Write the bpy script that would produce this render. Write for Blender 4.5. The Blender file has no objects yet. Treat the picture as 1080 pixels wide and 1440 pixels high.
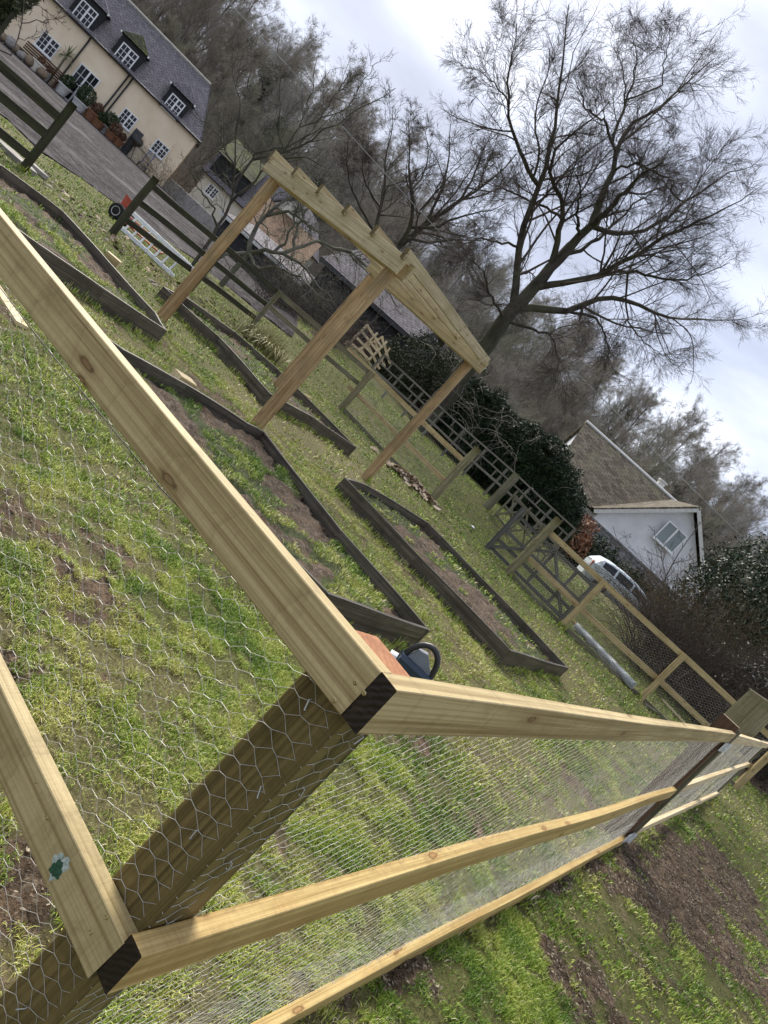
import bpy, math, random
import numpy as np
from mathutils import Vector, Matrix
random.seed(7); RNG = np.random.default_rng(11)
scene = bpy.context.scene
COL = scene.collection
R = math.radians

# ------------------------------------------------------------------ camera model
CH = 1.6; FPX = 1060.0
ROLL, PITCH = R(42.6), R(7.0)
cr, sr, cp, sp = math.cos(ROLL), math.sin(ROLL), math.cos(PITCH), math.sin(PITCH)

def ray(px, py):
    u, v = px-540.0, 720.0-py
    X = u*cr - v*sr; Y = u*sr + v*cr
    return (X/FPX, cp + Y/FPX*sp, -sp + Y/FPX*cp)

def sm(t):
    t = np.clip(t, 0, 1); return t*t*(3-2*t)

def terrain(x, y):
    x = np.asarray(x, float); y = np.asarray(y, float)
    z = 0.033*np.minimum(y, 36.0) + 0.012*np.clip(y-36, 0, 30)
    z = z + 0.50*sm((y-17.2)/4.0)*sm((x+9)/4.0)*(1-sm((y-27)/14.0))
    z = z + 0.5*np.exp(-(((x+4.6)/2.6)**2+((y-26.5)/3.0)**2))
    z = z - 0.075*np.exp(-((x-.8)**2+(y-1.6)**2)/6.0)
    z = z + 0.34*np.clip(y-55, 0, 90)*sm((y-55)/12) - 0.0012*np.clip(y-56, 0, 90)**2
    return z

def tz(x, y): return float(terrain(x, y))

def G(px, py, dz=0.0):
    """where the sight line meets the ground (plus dz)"""
    d = ray(px, py); a, b = 0.3, None; t = 0.3
    while t < 160:
        if CH+d[2]*t < tz(d[0]*t, d[1]*t)+dz: b = t; break
        a = t; t *= 1.03
    if b is None: b = 160
    for _ in range(24):
        m = .5*(a+b)
        if CH+d[2]*m < tz(d[0]*m, d[1]*m)+dz: b = m
        else: a = m
    return Vector((d[0]*b, d[1]*b, CH+d[2]*b))

def P(px, py, depth):
    d = ray(px, py); u, v = px-540.0, 720.0-py
    return Vector((d[0]*depth, d[1]*depth, CH+d[2]*depth))

def Q(X, Y, depth):
    """levelled picture coordinates (X right, Y up) at a depth"""
    return Vector((X/FPX*depth, (cp+Y/FPX*sp)*depth, CH+(-sp+Y/FPX*cp)*depth))

def V(px, py, A, az):
    d = ray(px, py); n = (math.cos(R(az)), -math.sin(R(az)))
    t = (n[0]*A[0]+n[1]*A[1])/(n[0]*d[0]+n[1]*d[1])
    return Vector((d[0]*t, d[1]*t, CH+d[2]*t))

def hz(px, py, B):
    d = ray(px, py); t = math.hypot(B[0], B[1])/math.hypot(d[0], d[1])
    return CH+d[2]*t

# ------------------------------------------------------------------ noise
def vnoise(x, y, seed=0):
    xi = np.floor(x).astype(np.int64); yi = np.floor(y).astype(np.int64)
    fx = x-xi; fy = y-yi
    def h(a, b):
        n = (a*374761393 + b*668265263 + seed*974634777) & 0xffffffff
        n = ((n ^ (n >> 13))*1274126177) & 0xffffffff
        return ((n ^ (n >> 16)) & 0xffff)/65535.0
    u = fx*fx*(3-2*fx); v = fy*fy*(3-2*fy)
    return (h(xi, yi)*(1-u)+h(xi+1, yi)*u)*(1-v) + (h(xi, yi+1)*(1-u)+h(xi+1, yi+1)*u)*v

def fbm(x, y, seed=0, oct=4):
    s = 0; a = .5; t = 0
    for o in range(oct):
        s = s + a*vnoise(x*2**o+o*17.3, y*2**o-o*9.1, seed+o); t += a; a *= .5
    return s/t

def inpoly(x, y, poly):
    x = np.asarray(x); y = np.asarray(y); c = np.zeros(x.shape, bool); n = len(poly); j = n-1
    for i in range(n):
        xi, yi = poly[i][0], poly[i][1]; xj, yj = poly[j][0], poly[j][1]
        c ^= ((yi > y) != (yj > y)) & (x < (xj-xi)*(y-yi)/(yj-yi+1e-12)+xi)
        j = i
    return c

def polydist(x, y, poly):
    """signed distance, negative inside"""
    d = np.full(np.asarray(x).shape, 1e9); n = len(poly)
    for i in range(n):
        ax, ay = poly[i][0], poly[i][1]; bx, by = poly[(i+1) % n][0], poly[(i+1) % n][1]
        dx, dy = bx-ax, by-ay
        t = np.clip(((x-ax)*dx+(y-ay)*dy)/(dx*dx+dy*dy+1e-9), 0, 1)
        d = np.minimum(d, np.hypot(x-ax-t*dx, y-ay-t*dy))
    return np.where(inpoly(x, y, poly), -d, d)

# ------------------------------------------------------------------ scene helpers
def link(o): COL.objects.link(o); return o

def meta(o, label=None, cat=None, group=None, kind=None):
    if label: o['label'] = label
    if cat: o['category'] = cat
    if group: o['group'] = group
    if kind: o['kind'] = kind
    return o

def thing(name, loc, label, cat, group=None):
    o = bpy.data.objects.new(name, None); o.empty_display_size = .2
    o.location = loc; link(o); return meta(o, label, cat, group)

def finish(me, name, mats, parent=None, M=None, label=None, smooth=False):
    o = bpy.data.objects.new(name, me)
    for m in (mats if isinstance(mats, (list, tuple)) else [mats]): me.materials.append(m)
    if smooth: me.polygons.foreach_set('use_smooth', [True]*len(me.polygons))
    me.update()
    link(o)
    W = M or Matrix.Identity(4)
    if parent is not None:
        o.parent = parent
        pw = parent.matrix_basis.copy()
        if parent.parent: pw = parent.parent.matrix_basis @ pw
        if not parent.name in MW: MW[parent.name] = pw
        o.matrix_basis = MW[parent.name].inverted() @ W
    else: o.matrix_basis = W
    MW[o.name] = W.copy()
    if label: o['label'] = label
    return o
MW = {}

class MB:
    """collects shapes and builds them as one mesh"""
    def __init__(s): s.v = []; s.f = []; s.m = []
    def add(s, vs, fs, mi=0):
        b = len(s.v); s.v += [tuple(v) for v in vs]
        for f in fs: s.f.append([i+b for i in f]); s.m.append(mi)
    def box(s, c, size, rot=None, mi=0, ch=0.0):
        hx, hy, hz_ = size[0]/2, size[1]/2, size[2]/2
        Mx = rot if rot is not None else Matrix.Identity(3)
        c = Vector(c)
        if ch > 0:
            pr = [(-hy+ch, -hz_), (hy-ch, -hz_), (hy, -hz_+ch), (hy, hz_-ch), (hy-ch, hz_), (-hy+ch, hz_), (-hy, hz_-ch), (-hy, -hz_+ch)]
        else: pr = [(-hy, -hz_), (hy, -hz_), (hy, hz_), (-hy, hz_)]
        n = len(pr)
        vs = [c+Mx@Vector((x, a, b)) for x in (-hx, hx) for a, b in pr]
        fs = [[i, (i+1) % n, n+(i+1) % n, n+i][::-1] for i in range(n)] + [list(range(n)), list(range(2*n-1, n-1, -1))]
        s.add(vs, fs, mi)
    def bar(s, p0, p1, w, h, mi=0, up=(0, 0, 1), ch=0.0):
        p0 = Vector(p0); p1 = Vector(p1); x = (p1-p0); L = x.length; x.normalize()
        z = Vector(up); y = z.cross(x)
        if y.length < 1e-4: y = Vector((0, 1, 0)).cross(x)
        y.normalize(); z = x.cross(y)
        s.box((p0+p1)/2, (L, w, h), Matrix((x, y, z)).transposed(), mi, ch)
    def tube(s, pts, rad, n=8, mi=0, cap=True):
        pts = [Vector(p) for p in pts]; k = len(pts)
        rads = rad if isinstance(rad, (list, tuple)) else [rad]*k
        vs = []; ref = None
        for i, p in enumerate(pts):
            t = (pts[min(i+1, k-1)]-pts[max(i-1, 0)]).normalized()
            if ref is None: ref = Vector((0, 0, 1)) if abs(t.z) < .9 else Vector((1, 0, 0))
            a = t.cross(ref).normalized(); b = a.cross(t)
            ref = b
            for j in range(n):
                w = 2*math.pi*j/n; vs.append(p+(a*math.cos(w)+b*math.sin(w))*rads[i])
        fs = [[i*n+j, i*n+(j+1) % n, (i+1)*n+(j+1) % n, (i+1)*n+j] for i in range(k-1) for j in range(n)]
        if cap: fs += [list(range(n))[::-1], [(k-1)*n+j for j in range(n)]]
        s.add(vs, fs, mi)
    def lathe(s, c, prof, n=16, mi=0, axis=None):
        """profile of (radius, height)"""
        c = Vector(c); vs = []
        Mx = axis or Matrix.Identity(3)
        for r_, h in prof:
            for j in range(n):
                w = 2*math.pi*j/n; vs.append(c+Mx@Vector((r_*math.cos(w), r_*math.sin(w), h)))
        k = len(prof)
        fs = [[i*n+j, i*n+(j+1) % n, (i+1)*n+(j+1) % n, (i+1)*n+j] for i in range(k-1) for j in range(n)]
        fs += [list(range(n))[::-1], [(k-1)*n+j for j in range(n)]]
        s.add(vs, fs, mi)
    def prism(s, pts, ext, mi=0):
        """closed outline of 3-D points pushed along a vector"""
        n = len(pts); ext = Vector(ext); pts = [Vector(p) for p in pts]
        s.add(pts+[p+ext for p in pts], [list(range(n))[::-1], list(range(n, 2*n))]+[[i, (i+1) % n, n+(i+1) % n, n+i] for i in range(n)], mi)
    def build(s, name, mats, parent=None, M=None, label=None, smooth=False):
        me = bpy.data.meshes.new(name); me.from_pydata(s.v, [], s.f)
        me.polygons.foreach_set('material_index', s.m)
        return finish(me, name, mats, parent, M, label, smooth)

def np_mesh(name, verts, faces, attrs=None, fmat=None):
    """verts (n,3); faces list of (k, size) integer arrays; attrs {name: per-vertex floats}"""
    me = bpy.data.meshes.new(name)
    verts = np.asarray(verts, np.float32); me.vertices.add(len(verts)); me.vertices.foreach_set('co', verts.ravel())
    loops = np.concatenate([f.ravel() for f in faces]).astype(np.int32)
    tot = np.concatenate([np.full(len(f), f.shape[1]) for f in faces]).astype(np.int32)
    start = np.concatenate([[0], np.cumsum(tot)[:-1]]).astype(np.int32)
    me.loops.add(len(loops)); me.loops.foreach_set('vertex_index', loops)
    me.polygons.add(len(tot)); me.polygons.foreach_set('loop_start', start)
    try: me.polygons.foreach_set('loop_total', tot)
    except Exception: pass
    if fmat is not None: me.polygons.foreach_set('material_index', np.asarray(fmat, np.int32))
    for k, a in (attrs or {}).items():
        at = me.attributes.new(k, 'FLOAT', 'POINT'); at.data.foreach_set('value', np.asarray(a, np.float32))
    me.update(calc_edges=True); me.validate()
    return me

def basis(x, up=(0, 0, 1)):
    x = Vector(x).normalized(); z = Vector(up); y = z.cross(x)
    if y.length < 1e-4: y = Vector((0, 1, 0)).cross(x)
    y.normalize(); z = x.cross(y)
    return x, y, z

def board(name, p0, p1, w, h, mat, parent, up=(0, 0, 1), ch=.0018, warp=.0, label=None, seg=None, round_=False, h1=None, sref=1.0, drop=0.0):
    """one sawn timber whose own X axis runs along its grain; w sideways, h upwards"""
    p0 = Vector(p0); p1 = Vector(p1); L = (p1-p0).length; x, y, z = basis(p1-p0, up)
    n = seg or max(2, int(L/.18))
    if round_:
        pr = [(math.cos(a)*w/2, math.sin(a)*h/2) for a in [2*math.pi*i/16 for i in range(16)]]
    else:
        a, b = w/2, h/2
        pr = [(-a+ch, -b), (a-ch, -b), (a, -b+ch), (a, b-ch), (a-ch, b), (-a+ch, b), (-a, b-ch), (-a, -b+ch)]
    k = len(pr); vs = []; s1, s2 = random.uniform(0, 9), random.uniform(0, 9)
    for i in range(n+1):
        t = i/n; X = L*t
        dy = warp*math.sin(s1+X*1.7)*math.sin(math.pi*t); dz = warp*math.sin(s2+X*1.3)*math.sin(math.pi*t)
        hs_ = 1+((h1/h-1) if h1 else 0)*min(X/sref, 1); dd_ = drop*X
        for (a, b) in pr: vs.append((X, a+dy, b*hs_+dz+dd_))
    fs = [[i*k+j, (i+1)*k+j, (i+1)*k+(j+1) % k, i*k+(j+1) % k][::-1] for i in range(n) for j in range(k)]
    fs = [f[::-1] for f in fs]
    m = [0]*len(fs); fs += [list(range(k)), [n*k+j for j in range(k)][::-1]]; 
    fs[-2] = fs[-2][::-1]; fs[-1] = fs[-1][::-1]
    ms = [mat] if not isinstance(mat, (list, tuple)) else list(mat)
    m += [min(1, len(ms)-1)]*2
    me = bpy.data.meshes.new(name); me.from_pydata(vs, [], fs); me.polygons.foreach_set('material_index', m)
    M = Matrix.Translation(p0) @ Matrix((x, y, z)).transposed().to_4x4()
    return finish(me, name, ms, parent, M, label, smooth=round_)

def copy_tree(o, parent=None):
    c = o.copy(); COL.objects.link(c)
    if parent is not None: c.parent = parent; c.matrix_basis = o.matrix_basis.copy()
    for ch in list(o.children): copy_tree(ch, c)
    return c

# ------------------------------------------------------------------ materials
class NT:
    def __init__(s, name):
        s.mat = bpy.data.materials.new(name); s.mat.use_nodes = True
        s.t = s.mat.node_tree; s.b = s.t.nodes['Principled BSDF']
    def n(s, typ, **kw):
        nd = s.t.nodes.new(typ)
        for k, v in kw.items():
            if k in ('inputs',):
                for a, b in v.items():
                    if hasattr(b, 'is_output') or hasattr(b, 'links'): s.t.links.new(b, nd.inputs[a])
                    else: nd.inputs[a].default_value = b
            else: setattr(nd, k, v)
        return nd
    def L(s, a, b): s.t.links.new(a, b)
    def math(s, op, a, b=0.0, c=None, clamp=False):
        nd = s.t.nodes.new('ShaderNodeMath'); nd.operation = op; nd.use_clamp = clamp
        for i, v in enumerate((a, b) if c is None else (a, b, c)):
            if hasattr(v, 'links'): s.L(v, nd.inputs[i])
            else: nd.inputs[i].default_value = v
        return nd.outputs[0]
    def mix(s, f, a, b, blend='MIX'):
        nd = s.t.nodes.new('ShaderNodeMix'); nd.data_type = 'RGBA'; nd.blend_type = blend
        for i, v in ((0, f), (6, a), (7, b)):
            if hasattr(v, 'links'): s.L(v, nd.inputs[i])
            else: nd.inputs[i].default_value = v if i == 0 else (*v[:3], 1)
        return nd.outputs[2]
    def ramp(s, f, pts):
        nd = s.t.nodes.new('ShaderNodeValToRGB'); e = nd.color_ramp.elements
        while len(e) < len(pts): e.new(.5)
        for i, (q, c) in enumerate(pts):
            e[i].position = q; e[i].color = (*c[:3], 1) if hasattr(c, '__len__') else (c, c, c, 1)
        s.L(f, nd.inputs[0]); return nd.outputs[0]
    def noise(s, vec, scale, detail=4, rough=.55, dist=0.0):
        nd = s.t.nodes.new('ShaderNodeTexNoise'); nd.inputs['Scale'].default_value = scale
        nd.inputs['Detail'].default_value = detail; nd.inputs['Roughness'].default_value = rough
        nd.inputs['Distortion'].default_value = dist
        if vec is not None: s.L(vec, nd.inputs['Vector'])
        return nd.outputs[0]
    def coords(s, scale=(1, 1, 1), rnd=True, kind='Object'):
        tc = s.t.nodes.new('ShaderNodeTexCoord'); out = tc.outputs[kind]
        if rnd:
            oi = s.t.nodes.new('ShaderNodeObjectInfo'); a = s.t.nodes.new('ShaderNodeVectorMath'); a.operation = 'ADD'
            m = s.math('MULTIPLY', oi.outputs['Random'], 37.0)
            s.L(out, a.inputs[0]); s.L(m, a.inputs[1]); out = a.outputs[0]
        mp = s.t.nodes.new('ShaderNodeMapping'); mp.inputs['Scale'].default_value = scale
        s.L(out, mp.inputs['Vector']); return mp.outputs[0]
    def bump(s, h, strength=.3, dist=.01):
        nd = s.t.nodes.new('ShaderNodeBump'); nd.inputs['Strength'].default_value = strength; nd.inputs['Distance'].default_value = dist
        s.L(h, nd.inputs['Height']); s.L(nd.outputs[0], s.b.inputs['Normal'])
    def fin(s, col, rough=.8, spec=.3, metal=0.0):
        for k, v in (('Base Color', col), ('Roughness', rough), ('Specular IOR Level', spec), ('Metallic', metal)):
            if hasattr(v, 'links'): s.L(v, s.b.inputs[k])
            else: s.b.inputs[k].default_value = (*v[:3], 1) if hasattr(v, '__len__') else v
        return s.mat

def wood(name, dark, light, stain=None, stain_amt=.4, knots=.5, rough=.75, grain=26, bump=.25, moss=None, moss_amt=0.0, bands=0.0, tint=.22, ring=.5):
    t = NT(name)
    c = t.coords((1, 1, 1))
    mp = t.n('ShaderNodeMapping'); t.L(c, mp.inputs['Vector']); mp.inputs['Scale'].default_value = (.7, grain, grain)
    g = t.noise(mp.outputs[0], 1.0, 5, .6, .6)
    mp2 = t.n('ShaderNodeMapping'); t.L(c, mp2.inputs['Vector']); mp2.inputs['Scale'].default_value = (2.2, grain*4.5, grain*4.5)
    g2 = t.noise(mp2.outputs[0], 1.0, 3, .6)
    gg = t.math('ADD', t.math('MULTIPLY', g, .72), t.math('MULTIPLY', g2, .28))
    mid = tuple(.5*(p+q) for p, q in zip(dark, light))
    col = t.ramp(gg, [(.38, dark), (.47, mid), (.57, light)])
    mp3 = t.n('ShaderNodeMapping'); t.L(c, mp3.inputs['Vector']); mp3.inputs['Scale'].default_value = (.25, grain*1.0, grain*1.0)
    wn = t.n('ShaderNodeTexWave', wave_type='BANDS', bands_direction='DIAGONAL'); t.L(mp3.outputs[0], wn.inputs['Vector'])
    for k_, v_ in (('Scale', .9), ('Distortion', 9.0), ('Detail', 4.0), ('Detail Scale', .7), ('Detail Roughness', .6)): wn.inputs[k_].default_value = v_
    col = t.mix(t.ramp(wn.outputs['Fac'], [(.0, ring), (.35, ring*.25), (.6, 0.0)]), col, tuple(q*.8 for q in dark))
    big = t.noise(c, 2.6, 4, .6, .4)
    if stain:
        f = t.ramp(big, [(.48, 0.0), (.72, stain_amt)]); col = t.mix(f, col, stain)
    # cooler / warmer drift along the timber
    sep = t.n('ShaderNodeSeparateXYZ'); t.L(c, sep.inputs[0])
    if bands > 0:
        wv = t.math('ADD', t.math('MULTIPLY', sep.outputs[0], 5.2), t.math('MULTIPLY', big, 1.6))
        fr = t.math('FRACT', wv)
        f = t.ramp(fr, [(.0, bands), (.035, bands*.6), (.11, 0.0), (1.0, 0.0)])
        col = t.mix(f, col, tuple(q*.35 for q in dark))
    if knots > 0:
        kx = t.math('MULTIPLY', sep.outputs[0], 3.1); kz = t.math('MULTIPLY', t.math('ADD', sep.outputs[2], sep.outputs[1]), 10.0)
        cb = t.n('ShaderNodeCombineXYZ'); t.L(kx, cb.inputs[0]); t.L(kz, cb.inputs[1])
        vo = t.n('ShaderNodeTexVoronoi', voronoi_dimensions='2D'); vo.inputs['Scale'].default_value = 1.0; t.L(cb.outputs[0], vo.inputs['Vector'])
        kd = t.math('ADD', vo.outputs['Distance'], t.math('MULTIPLY', t.math('SUBTRACT', t.noise(c, 22, 3), .4), .16))
        f = t.ramp(kd, [(.0, knots*.75), (.055, knots*.7), (.075, knots), (.09, knots*.8), (.115, knots*.35), (.24, 0.0)])
        sel = t.math('GREATER_THAN', t.n('ShaderNodeSeparateColor', inputs={0: vo.outputs['Color']}).outputs[0], .6)
        f2 = t.math('MULTIPLY', f, sel)
        kc = t.ramp(kd, [(.0, (dark[0]*.7, dark[1]*.42, dark[2]*.3)), (.055, (dark[0]*.6, dark[1]*.34, dark[2]*.22)), (.085, (dark[0]*.35, dark[1]*.24, dark[2]*.18)), (.12, (dark[0]*.8, dark[1]*.62, dark[2]*.45))])
        col = t.mix(f2, col, kc)
    if moss:
        mn = t.noise(c, 5.5, 5, .65, .3)
        f = t.ramp(mn, [(.5, 0.0), (.7, moss_amt)]); col = t.mix(f, col, moss)
    fine = t.noise(c, 140, 2, .6)
    mp4 = t.n('ShaderNodeMapping'); t.L(c, mp4.inputs['Vector']); mp4.inputs['Scale'].default_value = (260, 9, 9)
    saw = t.noise(mp4.outputs[0], 1.0, 2, .5); blot = t.noise(c, 11, 5, .7, .5)
    col = t.mix(t.ramp(t.math('MULTIPLY', saw, t.math('ADD', big, .35)), [(.42, 0.0), (.66, .2)]), col, tuple(q*.6 for q in dark))
    col = t.mix(t.ramp(blot, [(.54, 0.0), (.74, .45)]), col, tuple(q*.62 for q in dark))
    col = t.mix(t.math('MULTIPLY', fine, tint), col, tuple(q*.45 for q in dark))
    t.bump(t.math('ADD', gg, t.math('MULTIPLY', fine, .25)), bump*1.5, .004)
    return t.fin(col, rough, .25)

def plain(name, colr, rough=.6, metal=0.0, spec=.4, var=.25, scale=8.0, bump=0.0, colr2=None):
    t = NT(name); c = t.coords()
    n1 = t.noise(c, scale, 5, .6)
    col = t.mix(t.ramp(n1, [(.3, 0.0), (.7, 1.0)]), tuple(q*(1-var) for q in colr), colr2 or tuple(min(1, q*(1+var*.6)) for q in colr))
    if bump: t.bump(t.noise(c, scale*5, 4, .6), bump, .01)
    return t.fin(col, rough, spec, metal)

def leafmat(name, c1, c2, rough=.55, spec=.35, c3=None):
    t = NT(name); a = t.n('ShaderNodeAttribute', attribute_name='var')
    pts = [(0, c1), (1, c2)] if c3 is None else [(0, c1), (.72, c2), (.9, c3)]
    col = t.ramp(a.outputs['Fac'], pts)
    t.fin(col, rough, spec)
    return t.mat

M_ = {}
M_['rail'] = wood('sawn pale treated pine', (.28, .195, .078), (.58, .46, .235), stain=(.28, .21, .085), stain_amt=.65, knots=.9, bands=.2, grain=58, rough=.6, ring=.28)
t = NT('dark wet end grain'); c = t.coords((1, 1, 1)); mp = t.n('ShaderNodeMapping'); t.L(c, mp.inputs['Vector']); mp.inputs['Scale'].default_value = (0, 1, 1); mp.inputs['Location'].default_value = (0, .03, .05)
rg = t.n('ShaderNodeTexWave', wave_type='RINGS', rings_direction='X'); t.L(mp.outputs[0], rg.inputs['Vector'])
for k_, v_ in (('Scale', 30), ('Distortion', 3.5), ('Detail', 3), ('Detail Scale', 2)): rg.inputs[k_].default_value = v_
n1 = t.noise(c, 90, 3, .7); n2 = t.noise(c, 25, 4, .6)
col = t.mix(rg.outputs['Fac'], (.018, .012, .008), (.025, .016, .010)); col = t.mix(t.ramp(n2, [(.5, 0), (.75, .6)]), col, (.075, .048, .028)); t.bump(t.math('ADD', rg.outputs['Fac'], n1), .5, .002)
M_['rail_end'] = t.fin(col, .55, .3)
M_['rail_yellow'] = wood('yellow treated pine', (.34, .22, .07), (.62, .46, .19), stain=(.42, .22, .07), stain_amt=.35, knots=.9, bands=.12, grain=58, rough=.6, ring=.28)
M_['post_wet'] = wood('wet dark brown post', (.062, .044, .015), (.22, .16, .06), stain=(.055, .04, .012), stain_amt=.7, knots=.6, grain=46, rough=.4, moss=(.12, .105, .03), moss_amt=.4, ring=.08)
M_['post_top'] = wood('orange sawn post top', (.30, .115, .042), (.44, .20, .085), knots=0, grain=30, rough=.6)
M_['post_red'] = wood('dark red brown post', (.055, .029, .014), (.13, .068, .036), knots=.3, grain=30, rough=.5)
M_['pale_end'] = wood('pale sawn end', (.5, .41, .26), (.72, .62, .43), knots=0, grain=60)
M_['weathered'] = wood('weathered green grey post', (.16, .13, .07), (.33, .29, .17), stain=(.15, .15, .06), stain_amt=.5, knots=.5, grain=20, moss=(.13, .15, .05), moss_amt=.5)
M_['old'] = wood('old grey brown fence timber', (.11, .095, .06), (.25, .225, .15), stain=(.09, .09, .04), stain_amt=.6, knots=.4, grain=20, moss=(.10, .12, .035), moss_amt=.5)
M_['mossy'] = wood('dark mossy old timber', (.022, .021, .012), (.062, .058, .033), stain=(.03, .035, .012), stain_amt=.6, knots=.3, grain=18, moss=(.05, .07, .016), moss_amt=.55)
M_['bed'] = wood('dark wet bed board', (.042, .035, .026), (.16, .135, .10), stain=(.04, .032, .022), stain_amt=.8, knots=.3, grain=24, rough=.5, moss=(.05, .055, .02), moss_amt=.3)
M_['beam'] = wood('pale green gold pergola board', (.34, .26, .14), (.62, .53, .33), stain=(.33, .27, .12), stain_amt=.5, knots=.95, bands=.1, grain=40, rough=.6)
M_['pergola_post'] = wood('orange brown pergola post', (.25, .15, .064), (.54, .38, .20), stain=(.21, .165, .08), stain_amt=.7, knots=.6, grain=16, rough=.6, bump=.4)
M_['grey_wood'] = wood('silver grey old rail', (.10, .09, .07), (.24, .22, .175), knots=.3, grain=24)
M_['gate'] = wood('slate grey gate timber', (.065, .064, .056), (.17, .165, .14), knots=.3, grain=24)
M_['fresh'] = wood('fresh cut pale timber', (.55, .42, .22), (.80, .66, .42), knots=.3, grain=24)
M_['galv'] = plain('galvanised steel', (.62, .63, .62), .45, .35, .5, .2, 40)
M_['wire'] = plain('galvanised chicken wire', (.50, .48, .42), .5, .4, .5, .25, 60)
M_['dark_wire'] = plain('dull dark wire', (.10, .10, .09), .5, .5)
M_['alu'] = plain('scuffed aluminium', (.80, .81, .82), .5, .15, .5, .15, 20)
M_['black'] = plain('black plastic', (.018, .018, .020), .42, 0, .5, .3)
M_['rubber'] = plain('black rubber', (.02, .02, .02), .8, 0, .2, .3)
M_['navy'] = plain('dark blue plastic', (.016, .032, .055), .4, 0, .5, .25)
M_['toolgrey'] = plain('grey plastic', (.16, .18, .21), .45)
M_['red'] = plain('faded red paint', (.42, .075, .04), .55, 0, .4, .4, 15)
M_['bluepaint'] = plain('blue paint', (.08, .17, .42), .5)
M_['white'] = plain('white paint', (.78, .78, .76), .5, 0, .4, .06)
M_['whiteplastic'] = plain('white plastic', (.85, .85, .84), .4, 0, .4, .05)
M_['terracotta'] = plain('terracotta', (.24, .115, .06), .8, 0, .2, .35, 12)
M_['stone'] = plain('grey stone', (.30, .28, .25), .85, 0, .2, .35, 6, .3)
M_['palestone'] = plain('pale pot', (.58, .57, .53), .7, 0, .3, .2)
M_['screw'] = plain('brassy screw', (.45, .36, .18), .35, .9)
# ------------------------------------------------------------------ ground
def W2(pts): return [tuple(G(*p)[:2]) for p in pts]
MUD = [W2([(885, 1190), (980, 1180), (1018, 1222), (1040, 1290), (1056, 1345), (1000, 1325), (940, 1285), (878, 1238)]),
       W2([(1030, 1085), (1050, 1070), (1100, 1110), (1110, 1140)])]
STRIP = W2([(880, 1185), (600, 1330), (330, 1470), (330, 1500), (640, 1345), (890, 1200)])
SOILBACK = W2([(430, 470), (600, 560), (690, 660), (720, 690), (740, 680), (640, 560), (520, 470)])
GRAV_LO = [tuple(G(*p)[:2]) for p in [(-160, 60), (-60, 118), (14, 172), (55, 213), (119, 255), (165, 289), (285, 372), (303, 390), (359, 436), (410, 475)]]
GRAV_UP = [(-52, 37), (-40, 42), (-31, 47), (-28.5, 48.5), (-25, 50), (-20, 49), (-15, 43), (-12, 38), (-8.5, 30), (-6.5, 25)]
GRAV = GRAV_LO + GRAV_UP[::-1]
PATHDRY = W2([(330, 560), (440, 560), (520, 690), (700, 930), (640, 960), (590, 860), (480, 720), (360, 620)])

def fields(x, y):
    """mud, dry, gravel masks over the ground"""
    r = np.hypot(x, y)
    mud = sm((fbm(x*1.1+3, y*1.1, 5, 5)-.55)/.16)*.45 + sm((fbm(x*3.7, y*3.7, 9, 4)-.57)/.12)*.55
    mud = np.where(r > 9, mud*.5, mud*.9)
    for pl, w in ((MUD[0], .7), (MUD[1], .15), (STRIP, .12)):
        d = polydist(x, y, pl)+(fbm(x*2.2, y*2.2, 21, 5)-.5)*2.0*min(1, w*1.5)
        mud = np.maximum(mud, (1-sm((d+.1)/w))*(.50+.85*fbm(x*3.3+2, y*3.3, 23, 4)))
    d = polydist(x, y, SOILBACK)+(fbm(x*1.5, y*1.5, 22, 3)-.5)*1.2
    mud = np.maximum(mud, .95*(1-sm((d+.2)/.6)))
    mud = np.maximum(mud, sm((y-52)/6)*.95)
    dry = sm((fbm(x*.55, y*.55, 31, 4)-.46)/.14)*.75
    dry = np.maximum(dry, .85*(1-sm((polydist(x, y, PATHDRY)+.1)/.8)))
    dry = np.where(y > 12.5, dry*(1-.75*sm((y-12.5)/2)), dry)
    g = sm((.25-polydist(x, y, GRAV)-(fbm(x*2, y*2, 41, 3)-.5)*.7)/.3)
    return np.clip(mud, 0, 1), np.clip(dry, 0, 1), g

def gh(x, y, mud=None, grav=None):
    x = np.asarray(x, float); y = np.asarray(y, float)
    if mud is None: mud, _, grav = fields(x, y)
    near = 1-sm((np.hypot(x, y)-24)/12)
    m = .055*(fbm(x*1.1, y*1.1, 51, 3)-.5) + (.02+.07*mud)*(fbm(x*7, y*7, 52, 3)-.5) + .09*mud*(np.abs(fbm(x*15, y*15, 54, 3)-.5)) + .012*(fbm(x*23, y*23, 53, 2)-.5)*(.3+mud)
    return terrain(x, y) + m*near*(1-grav)

ang = np.concatenate([np.arange(-78, 78.01, .42), np.arange(84, 282, 6.0)])
A_ = np.radians(ang); rad = np.concatenate([np.array([.02, .2]), .36*1.0212**np.arange(0, 335)])
rr, aa = np.meshgrid(rad, A_, indexing='ij')
gx = rr*np.sin(aa); gy = rr*np.cos(aa)
mud, dry, grv = fields(gx, gy)
gz = gh(gx, gy, mud, grv)
nR, nA = rr.shape
idx = np.arange(nR*nA).reshape(nR, nA); nx = np.roll(idx, -1, 1)
fq = np.stack([idx[:-1], nx[:-1], nx[1:], idx[1:]], -1).reshape(-1, 4)[:, ::-1]
me = np_mesh('ground', np.stack([gx, gy, gz], -1).reshape(-1, 3), [fq], {'mud': mud.ravel(), 'dry': dry.ravel()})

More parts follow.
